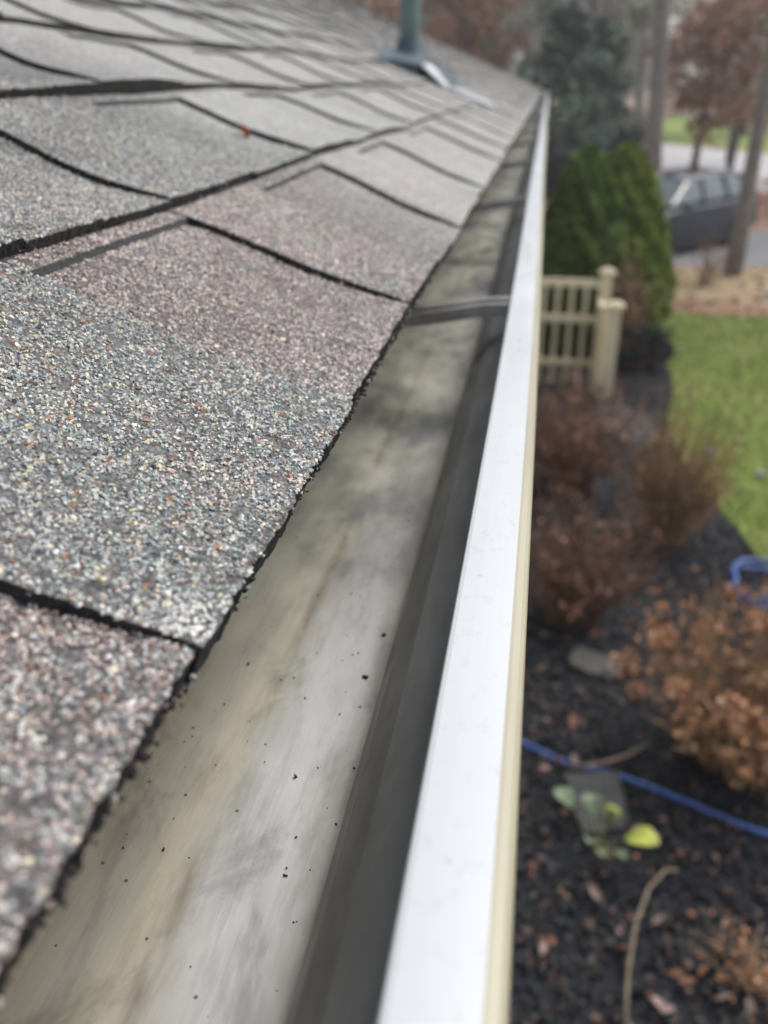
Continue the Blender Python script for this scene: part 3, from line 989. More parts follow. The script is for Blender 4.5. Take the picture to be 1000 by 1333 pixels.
def shrub(name, label, loc, R, H, stems, leaves, heads, mt, ml, lean=(0, 0), leafsize=.04, spread=1.0, group=None, seed=1, leaf_lo=.3):
    r = random.Random(seed)
    root = empty(name, loc)
    tag(root, label, 'shrub', group)
    b = MB(); tips = []; allp = []
    for i in range(stems):
        a = r.uniform(0, 6.283); q = math.sqrt(r.random())
        bx, by = math.cos(a) * q * R * .25, math.sin(a) * q * R * .25
        tx, ty = math.cos(a) * q * R * spread + lean[0] * H, math.sin(a) * q * R * spread + lean[1] * H
        hh = H * (1 - .30 * q * q) * (r.uniform(.5, 1.0) if r.random() < .8 else r.uniform(.95, 1.25))
        pts = []
        for s in range(6):
            t = s / 5
            w = t ** 1.35
            pts.append((bx + (tx - bx) * w + r.gauss(0, .012) * t, by + (ty - by) * w + r.gauss(0, .012) * t, -.01 + hh * t * (1.04 - .04 * t)))
        r0 = r.uniform(.0028, .0062)
        b.tube(pts, [r0 * (1 - .65 * s / 5) for s in range(6)], 3, caps=False)
        for s in (2, 3, 4):
            if r.random() < .75:
                p = Vector(pts[s]); d = Vector((r.gauss(0, 1), r.gauss(0, 1), r.uniform(.4, 1.6))).normalized() * r.uniform(.05, .16)
                b.tube([p, p + d * .55 + Vector((0, 0, .008)), p + d], [r0 * .5, r0 * .4, r0 * .25], 3, caps=False)
                tips.append(p + d); allp += [p + d, p + d * .6]
        tips.append(Vector(pts[-1]))
        allp += [Vector(p) for p in pts[1:]]
    st = b.build('stems', [mt], root); st['kind'] = 'stuff'
    if leaves:
        P = np.array([tuple(p) for p in allp])
        P = P[P[:, 2] > H * leaf_lo * .5]
        sel = np.array([noise.noise(Vector((a * 5, b * 5, c * 5 + seed))) for a, b, c in P]) > -.08
        P = P[sel] if sel.sum() > 20 else P
        g = np.random.default_rng(seed)
        C = P[g.integers(0, len(P), leaves)] + g.normal(0, .022, (leaves, 3))
        V, T = leaf_cards(C, g.uniform(.5, 1.3, leaves) * leafsize, .5)
        np_mesh('dead_leaves', V, T, ml, parent=root, kind='stuff')
    r.shuffle(tips)
    for i in range(min(heads, len(tips))):
        g = np.random.default_rng(seed * 77 + i)
        rad = g.uniform(.045, .085)
        m = 46
        d = g.normal(size=(m, 3)); d /= np.linalg.norm(d, axis=1)[:, None]
        C = np.array(tuple(tips[i])) + d * rad * g.uniform(.55, 1, (m, 1)) * np.array([1, 1, .75])
        V, T = leaf_cards(C, g.uniform(.022, .040, m), .75)
        np_mesh('flower_head', V, T, M_HEAD, parent=root)
    return root


shrub('leafless_shrub', 'dark reddish-brown leafless shrub in the mulch, just below the picket fence', (.40, 6.75, 0), .66, 1.02, 250, 1300, 0, M_TWIG_RED, M_LEAF_DULL, seed=3, leafsize=.04, spread=.95)
shrub('leafless_shrub', 'upright tan-brown twiggy shrub at the edge of the green lawn', (1.08, 5.95, 0), .47, 1.0, 340, 1300, 0, M_TWIG_TAN, M_LEAF_RUST, seed=5, leafsize=.035, spread=1.0)
shrub('leafless_shrub', 'sparse dull purplish-brown shrub beside the white gutter lip, nearer than the fence', (.38, 4.75, 0), .55, .88, 220, 800, 0, M_TWIG_RED, M_LEAF_DULL, seed=8, leafsize=.035)
shrub('hydrangea', 'large rust-orange hydrangea with dried flower heads above the blue hose', (1.14, 3.58, 0), .62, .88, 280, 1200, 46, M_TWIG_TAN, M_LEAF_RUST, seed=11, leafsize=.05, spread=1.0)
shrub('twiggy_bush', 'brown twiggy bush growing between the picket fence posts and the arborvitae', (1.02, 10.6, 0), .40, 1.25, 120, 900, 0, M_TWIG_RED, M_LEAF_DULL, seed=15, leafsize=.06)
shrub('seedling_shrub', 'low orange-brown leafy sprig in the mulch at the bottom corner of the yard', (.97, 2.35, 0), .22, .22, 24, 130, 0, M_TWIG_TAN, M_LEAF_RUST, seed=17, leafsize=.035)
shrub('sapling_bush', 'small bare brown sapling in the leaf strip in front of the dark car', (2.75, 15.2, 0), .45, .95, 40, 160, 0, M_TWIG_TAN, M_LEAF_RUST, seed=19, leafsize=.06, spread=.8)
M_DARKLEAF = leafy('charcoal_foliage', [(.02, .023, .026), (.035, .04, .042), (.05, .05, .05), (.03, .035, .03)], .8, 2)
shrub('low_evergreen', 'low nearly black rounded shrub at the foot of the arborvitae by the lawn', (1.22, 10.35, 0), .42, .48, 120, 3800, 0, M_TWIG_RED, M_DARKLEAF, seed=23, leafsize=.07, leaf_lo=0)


# ------------------------------------------------------------------ arborvitae
M_BARK = ground_mat('grey_brown_bark', [(.17, .15, .135), (.26, .235, .215), (.33, .30, .28)], 6, .03, 30)
M_BARK_DARK = ground_mat('dark_bark', [(.06, .05, .045), (.10, .085, .075)], 6, .03, 30)


def arborvitae(loc, R, H, cols, label, seed, n=26000):
    g = np.random.default_rng(seed)
    root = empty('arborvitae', loc); tag(root, label, 'evergreen shrub', 'arborvitae beyond the fence')
    b = MB(); b.tube([(0, 0, -.02), (.01, 0, H * .4), (0, .01, H * .92)], [.05, .035, .008], 8)
    b.build('trunk', [M_BARK_DARK], root)
    z = g.random(n) ** .8
    th = g.uniform(0, 2 * np.pi, n)
    prof = np.where(z < .12, .80 + .2 * z / .12, np.clip(1 - (np.clip(z - .12, 0, 1) / .88) ** 1.7, 0, 1) ** .6 * .98 + .02)
    lump = 1 + .10 * np.sin(th * 5 + z * 9 + seed) * np.cos(z * 14 + th * 2) + .07 * np.sin(th * 11 + z * 31)
    q = 1 + .04 - np.abs(g.normal(0, .12, n)) + (g.random(n) < .04) * g.uniform(0, .12, n)
    rr = R * prof * lump * q
    C = np.stack([rr * np.cos(th), rr * np.sin(th), .02 + z * H * .97 + g.normal(0, .02, n)], 1)
    V, T = leaf_cards(C, g.uniform(.045, .11, n), .42)
    mt = leafy('arborvitae_foliage', cols, .7, 3.5, .6, 1.35)
    np_mesh('foliage', V, T, mt, parent=root, kind='stuff')
    # inner branches keep the core dark
    b = MB()
    r = random.Random(seed)
    for i in range(150):
        zz = r.random(); a = r.uniform(0, 6.28); l = R * .75 * math.sqrt(max(.02, 1 - zz ** 1.75))
        b.tube([(0, 0, zz * H * .85), (math.cos(a) * l, math.sin(a) * l, zz * H * .85 + l * .5)], [.008, .003], 3, caps=False)
    st = b.build('branches', [M_BARK_DARK], root); st['kind'] = 'stuff'


arborvitae((.52, 11.3, 0), .60, 2.34, [(.08, .135, .028), (.11, .175, .035), (.15, .215, .045), (.05, .095, .022), (.20, .26, .055)], 'nearer dark green conical arborvitae rising behind the pale picket fence', 31)
arborvitae((1.05, 12.3, 0), .72, 2.30, [(.15, .20, .03), (.19, .245, .035), (.25, .30, .05), (.10, .15, .03), (.30, .32, .065)], 'yellower green arborvitae behind, its right side against the lawn and the dark car', 33)


# ------------------------------------------------------------------ picket fence
def fence():
    m = Mat('unpainted_pale_wood', .7, 0, .3)
    P = m.pos((1, 1, .12), obj=False)
    f = m.noise(P, 40, 5, .6)
    c = m.ramp(f, [(.3, (.66, .57, .40)), (.7, (.80, .71, .54))])
    c = m.mix(m.ramp(m.noise(m.pos(), 2.2, 3), [(.45, 0.0), (.7, .2)]), c, (.46, .43, .24))
    m.color(c); m.bump(f, .002)
    W = m.m
    root = empty('picket_fence', (.2, 9.4, 0)); tag(root, 'pale wooden picket fence with capped posts standing in front of the arborvitae', 'fence')
    def part(b, name):
        return adopt(b.build(name, [W], mod_bevel=.004), root, Matrix.Translation((-.2, -9.4, 0)))
    def post(x, y, h, w):
        b = MB(); b.box((x, y, h / 2 - .06), (w, w, h + .12)); p = part(b, 'post')
        b = MB(); b.box((x, y, h + .0145), (w + .05, w + .05, .028)); b.loft([[(x + sx * (w / 2 + .005) * k, y + sy * (w / 2 + .005) * k, z) for sx, sy in ((-1, -1), (1, -1), (1, 1), (-1, 1))] for k, z in ((1, h + .029), (.75, h + .05), (.25, h + .062))])
        c = b.build('post_cap', [W], p, mod_bevel=.003); return p
    post(.745, 9.62, 1.19, .11)
    post(.815, 9.12, .96, .125)
    post(-.55, 9.62, 1.19, .10)
    for z, y, hh, x1 in ((1.098, 9.56, .075, .69), (.76, 9.40, .075, .752), (.28, 9.44, .06, .752)):
        b = MB(); b.box(((x1 - .6) / 2, y, z), (x1 + .6, .045, hh)); part(b, 'rail')
    x = -.47
    while x < .70:
        b = MB(); b.box((x, 9.495, .56), (.040, .036, 1.06)); part(b, 'picket')
        x += .145
    b = MB(); b.box((.695, 9.36, .50), (.05, .40, .9)); part(b, 'return_board')
fence()


# ------------------------------------------------------------------ hose, stones, little things on the mulch
def hose():
    m = Mat('blue_hose_rubber', .35, 0, .5)
    f = m.noise(m.pos(), 30, 3)
    m.color(m.ramp(f, [(.3, (.03, .075, .27)), (.7, (.08, .16, .44))]))
    pts = [(-.45, 3.75), (-.2, 3.66), (.06, 3.56), (.35, 3.42), (.60, 3.37), (.85, 3.26), (1.2, 3.11), (1.6, 3.02), (2.0, 3.2), (2.35, 3.75), (2.42, 4.5), (2.2, 5.0)]
    cx, cy, R = 1.76, 5.30, .34
    for k in range(0, 34):
        a = -.4 + k * .42
        rr = R * (1 - .10 * math.sin(k * 1.7)); pts.append((cx + rr * math.cos(a) * 1.05, cy + rr * math.sin(a) * .85 + .02 * math.sin(k)))
    sp = smooth_poly(pts, 6)
    P = []
    for i, (x, y) in enumerate(sp):
        lift = 0.017 + .002 * math.sin(i * .7) + (max(0, i - 72) * .00045)
        P.append((x, y, lift))
    b = MB(); b.tube(P, .0145, 10)
    o = b.build('garden_hose', [m.m], smooth=True)
    tag(o, 'blue garden hose running across the dark mulch and looped beside the lawn', 'hose')
hose()


def stone(loc, dims, rz, tilt, cols, name, label, cat, seed, square=False):
    r = random.Random(seed)
    m = ground_mat(name + '_surface', cols, 9, .01, 60)
    b = MB()
    n = 9
    rings = []
    for z, k in ((-.5, .96), (-.35, 1), (.3, 1.0), (.5, .93)):
        ring = []
        rr = random.Random(seed)
        for i in range(n):
            a = 2 * math.pi * i / n + rr.uniform(-.2, .2)
            q = max(abs(math.cos(a)), abs(math.sin(a))) ** -.7 * rr.uniform(.88, 1.05)
            ring.append((math.cos(a) * q * dims[0] / 2 * k, math.sin(a) * q * dims[1] / 2 * k, z * dims[2] + r.uniform(-.003, .003)))
        rings.append(ring)
    b.loft(rings)
    if square:
        b = MB(); b.hexa([(-.13, -.20, -.02), (.10, -.17, -.02), (.15, .16, -.02), (-.12, .17, -.02), (-.127, -.197, .022), (.097, -.167, .022), (.147, .157, .022), (-.117, .167, .022)])
    o = b.build(name, [m], mod_bevel=.006)
    o.location = loc; o.rotation_euler = (tilt[0], tilt[1], rz)
    tag(o, label, cat)


G1 = [(.10, .10, .105), (.17, .165, .16)]
stone((.46, 3.20, .012), (.27, .36, .045), .25, (.05, 0), [(.065, .068, .072), (.11, .11, .11)], 'flagstone', 'flat grey flagstone under the blue hose', 'stone', 2, True)
stone((.50, 4.28, .010), (.34, .22, .05), -.3, (.03, .05), [(.085, .08, .078), (.13, .12, .11)], 'flagstone', 'half buried dull stone between the sparse shrub and the hydrangea', 'stone', 4)
stone((1.00, 8.35, .0), (.50, 1.1, .03), .12, (0, 0), [(.07, .065, .065), (.12, .11, .105)], 'stepping_stone', 'broad grey-brown stepping stone beside the lawn past the upright twiggy shrub', 'stone', 6)
stone((1.66, 7.70, .02), (.11, .08, .05), .5, (0, 0), [(.22, .23, .30), (.32, .33, .40)], 'edging_stone', 'small bluish edging stone at the lawn edge behind the upright shrub', 'stone', 8)
stone((2.00, 7.25, .02), (.10, .08, .05), 1.0, (0, 0), [(.20, .24, .22), (.30, .34, .32)], 'edging_stone', 'small pale edging stone lying in the grass at the right side', 'stone', 10)

b = MB(); b.lathe([(.004, 0), (.06, .02), (.095, .07), (.10, .11), (.085, .16), (.05, .19), (.004, .20)], 20, (0, 0, 0))
o = b.build('garden_globe', [simple('white_plastic', (.8, .8, .78), .4, var=.04)], smooth=True, loc=(3.62, 14.55, -.012))
tag(o, 'small round white object on the leaf strip beyond the lawn', 'garden globe')

M_GL = leafy('fresh_green_leaves', [(.13, .17, .07), (.17, .20, .06), (.12, .14, .08), (.26, .28, .08)], .5, 2)
M_YL = simple('yellow_green_leaf', (.38, .42, .08), .5, var=.4, scale=20)
M_PALE = simple('pale_green_leaf', (.15, .20, .12), .5, var=.4, scale=20)


def leaf_blade(b, base, d, L, W, droop, mi=0):
    d = Vector(d).normalized(); side = d.cross(Vector((0, 0, 1))).normalized()
    rows = []
    for i in range(7):
        t = i / 6
        w = W * .5 * math.sin(math.pi * min(1, t * .93 + .05)) ** .8
        c = Vector(base) + d * L * t + Vector((0, 0, -droop * t * t * L))
        rows.append([c - side * w + Vector((0, 0, w * .3)), c, c + side * w + Vector((0, 0, w * .3))])
    vs = [p for r in rows for p in r]; fs = []
    for i in range(6):
        for j in range(2): fs.append((i * 3 + j, i * 3 + j + 1, (i + 1) * 3 + j + 1, (i + 1) * 3 + j))
    b.add(vs, fs, mi)


def green_plant():
    root = empty('leafy_plant', (.45, 2.90, 0)); tag(root, 'small green plant with yellow-green leaves beside the grey flagstone', 'plant')
    st = MB()
    specs = [((-.12, .12), .13, .085, M_PALE), ((-.03, .09), .12, .10, M_PALE), ((.02, .02), .12, .10, M_GL), ((.10, -.03), .17, .12, M_YL), ((-.04, -.06), .11, .07, M_PALE),
             ((.03, .06), .10, .08, M_YL), ((-.01, -.10), .10, .06, M_GL), ((.05, -.10), .09, .055, M_GL)]
    for (dx, dy), L, W, mt in specs:
        h = .13
        st.tube([(0, 0, 0), (dx * .3, dy * .3, h * .7), (dx, dy, h)], .003, 4)
        b = MB(); leaf_blade(b, (dx, dy, h), (dx + .02, dy - .01, .1), L, W, .4)
        b.build('leaf', [mt], root)
    st.build('stalks', [M_GL], root)
green_plant()

b = MB(); b.tube([(.50, 2.05, 0), (.52, 2.28, .07), (.56, 2.47, .12), (.62, 2.62, .14), (.70, 2.74, .12), (.76, 2.79, .075)], [.008, .008, .0075, .007, .0065, .006], 7)
o = b.build('bent_stalk', [simple('dry_stalk', (.22, .17, .12), .8, var=.3, scale=40)], smooth=True)
tag(o, 'single dry bent brown stalk arching over the mulch near the bottom edge', 'stalk')
b = MB(); b.tube([(.33, 3.36, .055), (.48, 3.40, .06), (.62, 3.50, .05), (.72, 3.62, .03)], [.007, .008, .007, .004], 6)
o = b.build('fallen_twig', [simple('pale_twig_bark', (.30, .22, .15), .8, var=.3, scale=40)], smooth=True)
tag(o, 'pale fallen twig lying along the top of the grey flagstone', 'twig')

LEAFM = [simple('fallen_leaf_' + n_, c, .75, var=.3, scale=25) for n_, c in (('tan', (.27, .20, .16)), ('orange', (.28, .13, .08)), ('pinkish', (.33, .22, .20)), ('brown', (.12, .08, .065)))]
protos = []
for q in range(8):
    r = random.Random(q); b = MB()
    leaf_blade(b, (-.04, 0, .01), (1, r.uniform(-.2, .2), .1), r.uniform(.055, .085), r.uniform(.03, .05), r.uniform(-.6, .9))
    b.tube([(-.065, 0, .004), (-.04, 0, .01)], .0012, 3)
    me = b.build('fallen_leaf', [LEAFM[q % 4]])
    protos.append(me)
r = random.Random(42)
spots = [(.20, 4.15), (.35, 3.72), (.66, 2.55), (.80, 2.46), (.92, 2.60), (.16, 2.75), (.22, 2.35), (.40, 2.50), (.86, 2.25), (.74, 2.3), (.10, 3.15), (.62, 3.95), (.45, 3.3), (.7, 3.0), (.62, 2.20), (.3, 4.9), (.9, 4.6)]
while len(spots) < 80:
    x, y = r.uniform(.0, 1.9), 1.9 + 5.5 * r.random() ** 1.6
    if x < 1.0 + max(0, (y - 2) * .1): spots.append((x, y))
for i, (x, y) in enumerate(spots):
    o = protos[i] if i < 8 else protos[i % 8].copy()
    if i >= 8: COL.objects.link(o)
    o.location = (x, y, .022); o.rotation_euler = (r.uniform(-.3, .3), r.uniform(-.3, .3), r.uniform(0, 6.28))
    s = r.uniform(.4, .8); o.scale = (s, s * r.uniform(.8, 1.5), s * 1.5)
    tag(o, ['tan', 'rust-orange', 'pinkish', 'dark brown'][(i % 8) % 4] + ' curled dead leaf lying on the black mulch', 'leaf', 'dead leaves scattered over the mulch')
# finer leaf litter
n = 6500
yy = 1.4 + 9 * rng.random(n) ** 1.6; xx = rng.uniform(-.4, 2.3, n)
k_ = inside(xx, yy, bed_poly) & (rng.random(n) < .75); xx, yy = xx[k_], yy[k_]
V, T = leaf_cards(np.stack([xx, yy, rng.uniform(.012, .035, len(xx))], 1), rng.uniform(.012, .045, len(xx)), .6)
np_mesh('leaf_litter', V, T, leafy('small_leaf_bits', [(.13, .075, .06), (.20, .12, .09), (.30, .19, .15), (.08, .055, .05), (.26, .12, .07)], .8, 2), kind='stuff')
n = 260
yy = rng.uniform(3, 13, n); xx = rng.uniform(1.4, 5, n)
k_ = inside(xx, yy, lawn_poly); xx, yy = xx[k_], yy[k_]
V, T = leaf_cards(np.stack([xx, yy, rng.uniform(.03, .05, len(xx))], 1), rng.uniform(.04, .09, len(xx)), .6)
np_mesh('lawn_leaf_litter', V, T, leafy('pale_leaf_bits', [(.42, .32, .22), (.34, .22, .14), (.50, .42, .28)], .8, 1), kind='stuff')
n = 9000
yy = rng.uniform(13.0, 34, n); xx = rng.uniform(-3, 10, n)
k_ = ((yy < 14.3) | (yy > 22.5) | ((yy > 15) & (yy < 16.8) & (rng.random(n) < .4))) & (rng.random(n) < 1); xx, yy = xx[k_], yy[k_]
V, T = leaf_cards(np.stack([xx, yy, rng.uniform(.0, .03, len(xx))], 1), rng.uniform(.06, .14, len(xx)), .6)
np_mesh('leaf_litter', V, T, leafy('rust_leaf_bits', [(.30, .15, .09), (.22, .12, .08), (.36, .22, .15), (.16, .10, .07)], .8, 1), kind='stuff')


# ------------------------------------------------------------------ parked car
def car():
    root = empty('parked_car', (0, 0, 0)); tag(root, 'dark navy hatchback parked on the driveway behind the leaning tree', 'car')
    paint = Mat('navy_car_paint', .4, 0, .35); paint.color((.012, .020, .036)); paint.b.inputs['Coat Weight'].default_value = .25
    lower = simple('black_plastic_trim', (.015, .016, .018), .6, var=.1)
    glass = Mat('car_glass', .06, 0, .9); glass.color((.05, .075, .08))
    tyre = simple('tyre_rubber', (.012, .012, .012), .85, var=.1)
    rim = Mat('alloy_rim', .3, .8); rim.color((.45, .46, .47))
    red = Mat('red_tail_lamp', .25, 0, .6); red.color((.42, .02, .02))
    clear = Mat('head_lamp_glass', .1, 0, .8); clear.color((.6, .62, .64))
    # x forward, y width; profile stations
    def ring(x, w, zb, zt, sh, tum=0.0):
        return [(x, -w * .96, zb), (x, -w, zb + .18), (x, -w, sh), (x, -w * (1 - tum) + .0, zt - .06), (x, -w * (.82 - tum), zt), (x, w * (.82 - tum), zt), (x, w * (1 - tum), zt - .06), (x, w, sh), (x, w, zb + .18), (x, w * .96, zb)]
    st = [(-2.15, .72, .38, .80, .66), (-2.08, .82, .26, .98, .78), (-1.7, .87, .22, 1.02, .90), (-.6, .89, .20, 1.0, .93), (.8, .89, .20, .98, .92), (1.1, .88, .20, .96, .88), (1.75, .85, .22, .86, .78), (2.05, .78, .26, .74, .64), (2.18, .62, .36, .62, .55)]
    b = MB(); b.loft([ring(*s) for s in st]); body = b.build('body', [paint.m], root, smooth=True)
    sd = body.modifiers.new('round', 'SUBSURF'); sd.levels = 2; sd.render_levels = 2
    # cabin
    def cab(x, w, z): return (x, w, z)
    base = [(-1.98, .80, .99), (1.12, .80, .955)]
    b = MB()
    roofz = 1.47
    Bq = [(-2.0, -.82, .975), (1.15, -.82, .95), (1.15, .82, .95), (-2.0, .82, .975)]
    Tq = [(-1.52, -.60, roofz - .03), (.28, -.60, roofz - .01), (.28, .60, roofz - .01), (-1.52, .60, roofz - .03)]
    b.hexa(Bq + Tq); cb = b.build('cabin', [glass.m], root, mod_bevel=.12); cb.modifiers[0].segments = 4
    b = MB(); b.hexa([(-1.60, -.62, roofz - .045), (.34, -.62, roofz - .035), (.34, .62, roofz - .035), (-1.60, .62, roofz - .045), (-1.40, -.5, roofz + .025), (.12, -.5, roofz + .035), (.12, .5, roofz + .035), (-1.40, .5, roofz + .025)])
    rp = Mat('sky_lit_navy_paint', .2, .5, .6); rp.color((.05, .06, .085)); rp.b.inputs['Coat Weight'].default_value = 1  # body navy lightened on top to carry the sky's reflection
    b.build('roof', [rp.m], root, mod_bevel=.03)
    for s in (-1, 1):
        for xb, xt, w in ((1.10, .26, .05), (.02, -.05, .06), (-.85, -.85, .07), (-1.85, -1.50, .10)):
            b = MB(); b.tube([(xb, s * .822, .96), (xt, s * .615, roofz - .03)], w * .55, 6); b.build('pillar', [paint.m], root)
        for xw in (-1.32, 1.32):
            b = MB()
            b.lathe([(.20, -.10), (.29, -.10), (.315, -.07), (.315, .07), (.29, .10), (.20, .10)], 24, (0, 0, 0), axis='Y')
            w = b.build('wheel', [tyre], root, loc=(xw, s * .80, .315))
            b = MB(); b.lathe([(.05, s * .085), (.20, s * .09), (.205, s * .03), (.05, s * .03)], 16, (0, 0, 0), axis='Y')
            for k in range(5):
                a = k * 1.2566; b.box((.11 * math.cos(a), s * .098, .11 * math.sin(a)), (.045, .02, .045))
            b.build('rim', [rim.m], w)
            b = MB(); b.lathe([(.30, -.01), (.385, -.01), (.385, .012), (.30, .012)], 20, (xw, s * .885, .33), axis='Y'); b.build('wheel_arch', [lower], root)
        b = MB(); b.box((0.0, s * .895, .27), (1.9, .03, .13)); b.build('sill', [lower], root)
        b = MB(); b.box((-2.08, s * .66, .86), (.10, .30, .20), bev=.02); b.build('tail_lamp', [red.m], root)
        b = MB(); b.box((2.0, s * .62, .66), (.22, .26, .12), bev=.02); b.build('headlight', [clear.m], root)
        b = MB(); b.box((.88, s * .98, 1.0), (.12, .16, .12), bev=.02); b.build('wing_mirror', [paint.m], root)
        for xd in (-.62, .42):
            b = MB(); b.box((xd, s * .902, .84), (.16, .02, .03)); b.build('door_handle', [paint.m], root)
    b = MB(); b.box((-2.16, 0, .46), (.14, 1.5, .24), bev=.03); b.build('rear_bumper', [lower], root)
    b = MB(); b.box((2.16, 0, .42), (.14, 1.4, .22), bev=.03); b.build('front_bumper', [lower], root)
    b = MB(); b.box((-2.162, 0, .70), (.01, .5, .12)); b.build('number_plate', [simple('plate_white', (.6, .6, .58), .5)], root)
    root.location = (2.50, 19.1, -.012)
    root.rotation_euler = (0, 0, math.radians(230))
    root.scale = (1.0, 1.0, .93)
car()


# ------------------------------------------------------------------ trees
M_PINE = leafy('blue_green_needles', [(.085, .13, .11), (.115, .16, .13), (.06, .09, .075), (.25, .285, .19)], .8, .9, .45, 1.7)
M_OLIVE = leafy('grey_green_foliage', [(.24, .26, .20), (.30, .31, .25), (.36, .36, .29), (.19, .21, .17), (.42, .42, .35)], .85, .4, .6, 1.45)
M_RUST = leafy('marcescent_rust_leaves', [(.36, .21, .14), (.44, .27, .18), (.28, .17, .12), (.50, .34, .25)], .85, .7, .6, 1.35)
M_BUFF = leafy('buff_winter_twigs', [(.42, .39, .35), (.34, .32, .29), (.50, .46, .41)], .85, .25)


def tree(loc, H, r0, crown_lo, crownR, nleaf, leafsz, mat, label, cat='tree', lean=(0, 0), seed=1, group=None, kinds='round', bark=None, name='tree', limbs=16):
    r = random.Random(seed); g = np.random.default_rng(seed)
    root = empty(name, loc); tag(root, label, cat, group)
    b = MB(); pts = []; rads = []
    for i in range(9):
        t = i / 8
        pts.append((lean[0] * H * t + .012 * H * math.sin(t * 5 + seed) * t, lean[1] * H * t, -.05 + H * .96 * t)); rads.append(r0 * (1.25 if i == 0 else 1) * (1 - .82 * t ** 1.2))
    b.tube(pts, rads, 10)
    b.build('trunk', [bark or M_BARK], root, smooth=True)
    cl = []
    for i in range(limbs):
        t = crown_lo + (1 - crown_lo) * (i + r.random()) / limbs
        k = t * 8; j = min(7, int(k)); p = Vector(pts[j]).lerp(Vector(pts[j + 1]), k - j)
        u = (t - crown_lo) / (1 - crown_lo)
        ext = crownR * ((1 - u) ** .7 + .08 if kinds == 'cone' else math.sin(math.pi * (.12 + .83 * u)) ** .7) * r.uniform(.7, 1.1)
        a = i * 2.4 + r.uniform(-.5, .5)
        up = .10 if kinds == 'cone' else r.uniform(.25, .8)
        e = p + Vector((math.cos(a) * ext, math.sin(a) * ext, up * ext))
        m = p.lerp(e, .5) + Vector((0, 0, .08 * ext))
        br = r0 * (1 - .8 * t) * .38 + .008
        lb = MB(); lb.tube([p, m, e], [br, br * .6, br * .2], 5)
        lb.build('limb', [bark or M_BARK], root, smooth=True)
        for q in range(4):
            s = r.uniform(.35, 1.05); cl.append((p.lerp(e, s) + Vector((r.gauss(0, .1), r.gauss(0, .1), r.gauss(0, .08))) * crownR, crownR * r.uniform(.16, .34)))
    cl.append((Vector(pts[-1]), crownR * .2))
    ci = g.integers(0, len(cl), nleaf)
    cc = np.array([tuple(c[0]) for c in cl])[ci]; cr = np.array([c[1] for c in cl])[ci]
    d = g.normal(size=(nleaf, 3)); d /= np.linalg.norm(d, axis=1)[:, None]
    C = cc + d * (cr * g.random(nleaf) ** .5)[:, None] * np.array([1, 1, .7])
    V, T = leaf_cards(C, g.uniform(.6, 1.4, nleaf) * leafsz, .55)
    np_mesh('crown', V, T, mat, parent=root, kind='stuff')
    return root


tree((2.80, 25.0, -.016), 15, .24, .50, 2.6, 3500, .30, M_OLIVE, 'tall straight trunk rising just beyond the arborvitae at the end of the car', 'tree', (-.060, 0), 1, limbs=14)
tree((1.95, 38.0, -.016), 17, .26, .26, 2.6, 3600, .32, M_OLIVE, 'slender dark trunk with thin grey-green crown behind the gutter end', 'tree', (-.075, 0), 2, kinds='cone')
tree((3.36, 16.3, -.016), 11, .135, .42, 2.2, 2600, .22, M_OLIVE, 'leaning grey-brown trunk in front of the rear end of the dark car', 'tree', (.022, 0), 3, limbs=12)
tree((5.15, 34.0, -.016), 5.0, .14, .30, 2.3, 5200, .20, M_RUST, 'small rust-leaved tree at the near edge of the pale road, left of its twin', 'tree', (.03, 0), 4, bark=M_BARK_DARK, group='rust-leaved trees by the road')
tree((5.75, 31.0, -.016), 5.2, .12, .30, 2.0, 4600, .20, M_RUST, 'thin rust-leaved tree nearer the dark car than its twin by the road', 'tree', (.05, 0), 5, bark=M_BARK_DARK, group='rust-leaved trees by the road')
tree((.45, 30.0, -.016), 5.1, .16, .08, 1.7, 7500, .26, M_PINE, 'dense dark blue-green conifer directly behind the far end of the gutter', 'conifer', (.01, 0), 6, kinds='cone', name='conifer', limbs=26)
tree((1.75, 33.0, -.016), 4.9, .16, .10, 1.3, 4200, .28, M_PINE, 'loose blue-green conifer between the gutter end and the tall straight trunk', 'conifer', (0, 0), 7, kinds='cone', name='conifer', limbs=24)
tree((-5.3, 40.0, -.016), 7.6, .22, .22, 3.0, 8000, .26, M_RUST, 'rust-brown leaved tree showing above the far roof edge beside the green vent pipe', 'tree', (0, 0), 8)
tree((-3.3, 38.0, -.016), 6.8, .20, .22, 2.2, 6000, .24, M_RUST, 'shorter rust-brown tree lower down the far roof edge, nearer the gutter', 'tree', (0, 0), 9)
# the wood behind: separate trees, three builds copied
wood = [tree((-9, 52, -.016), 15, .30, .12, 4.4, 6000, .36, M_OLIVE, 'tall grey-green woodland tree in the hazy belt beyond the roof', 'tree', (0, 0), 20, 'woodland trees behind the garden', limbs=26),
        tree((2, 58, -.016), 17, .34, .10, 4.6, 6000, .38, M_OLIVE, 'tall grey-green woodland tree in the hazy belt beyond the roof', 'tree', (.02, 0), 21, 'woodland trees behind the garden', limbs=26),
        tree((12, 62, -.016), 15, .30, .12, 4.8, 4200, .34, M_BUFF, 'tall buff-grey bare woodland tree in the hazy belt beyond the road', 'tree', (-.02, 0), 22, 'woodland trees behind the garden', limbs=26)]
r = random.Random(5)
for i, (x, y, k) in enumerate([(-16, 56, 2), (-22, 66, 0), (-13, 70, 1), (-5, 64, 1), (-2.5, 49, 0), (-1, 74, 2), (5.5, 76, 0), (9, 98, 1), (16, 96, 2), (22, 72, 2), (27, 96, 1), (20, 110, 0), (33, 84, 0), (0, 95, 1),
                               (-10, 92, 0), (-30, 80, 1), (6, 112, 2), (35, 110, 1)]):
    s = r.uniform(.85, 1.2)
    c = copy_tree(wood[k], None, (x, y, -.016), r.uniform(0, 6.28), (s, s, s))
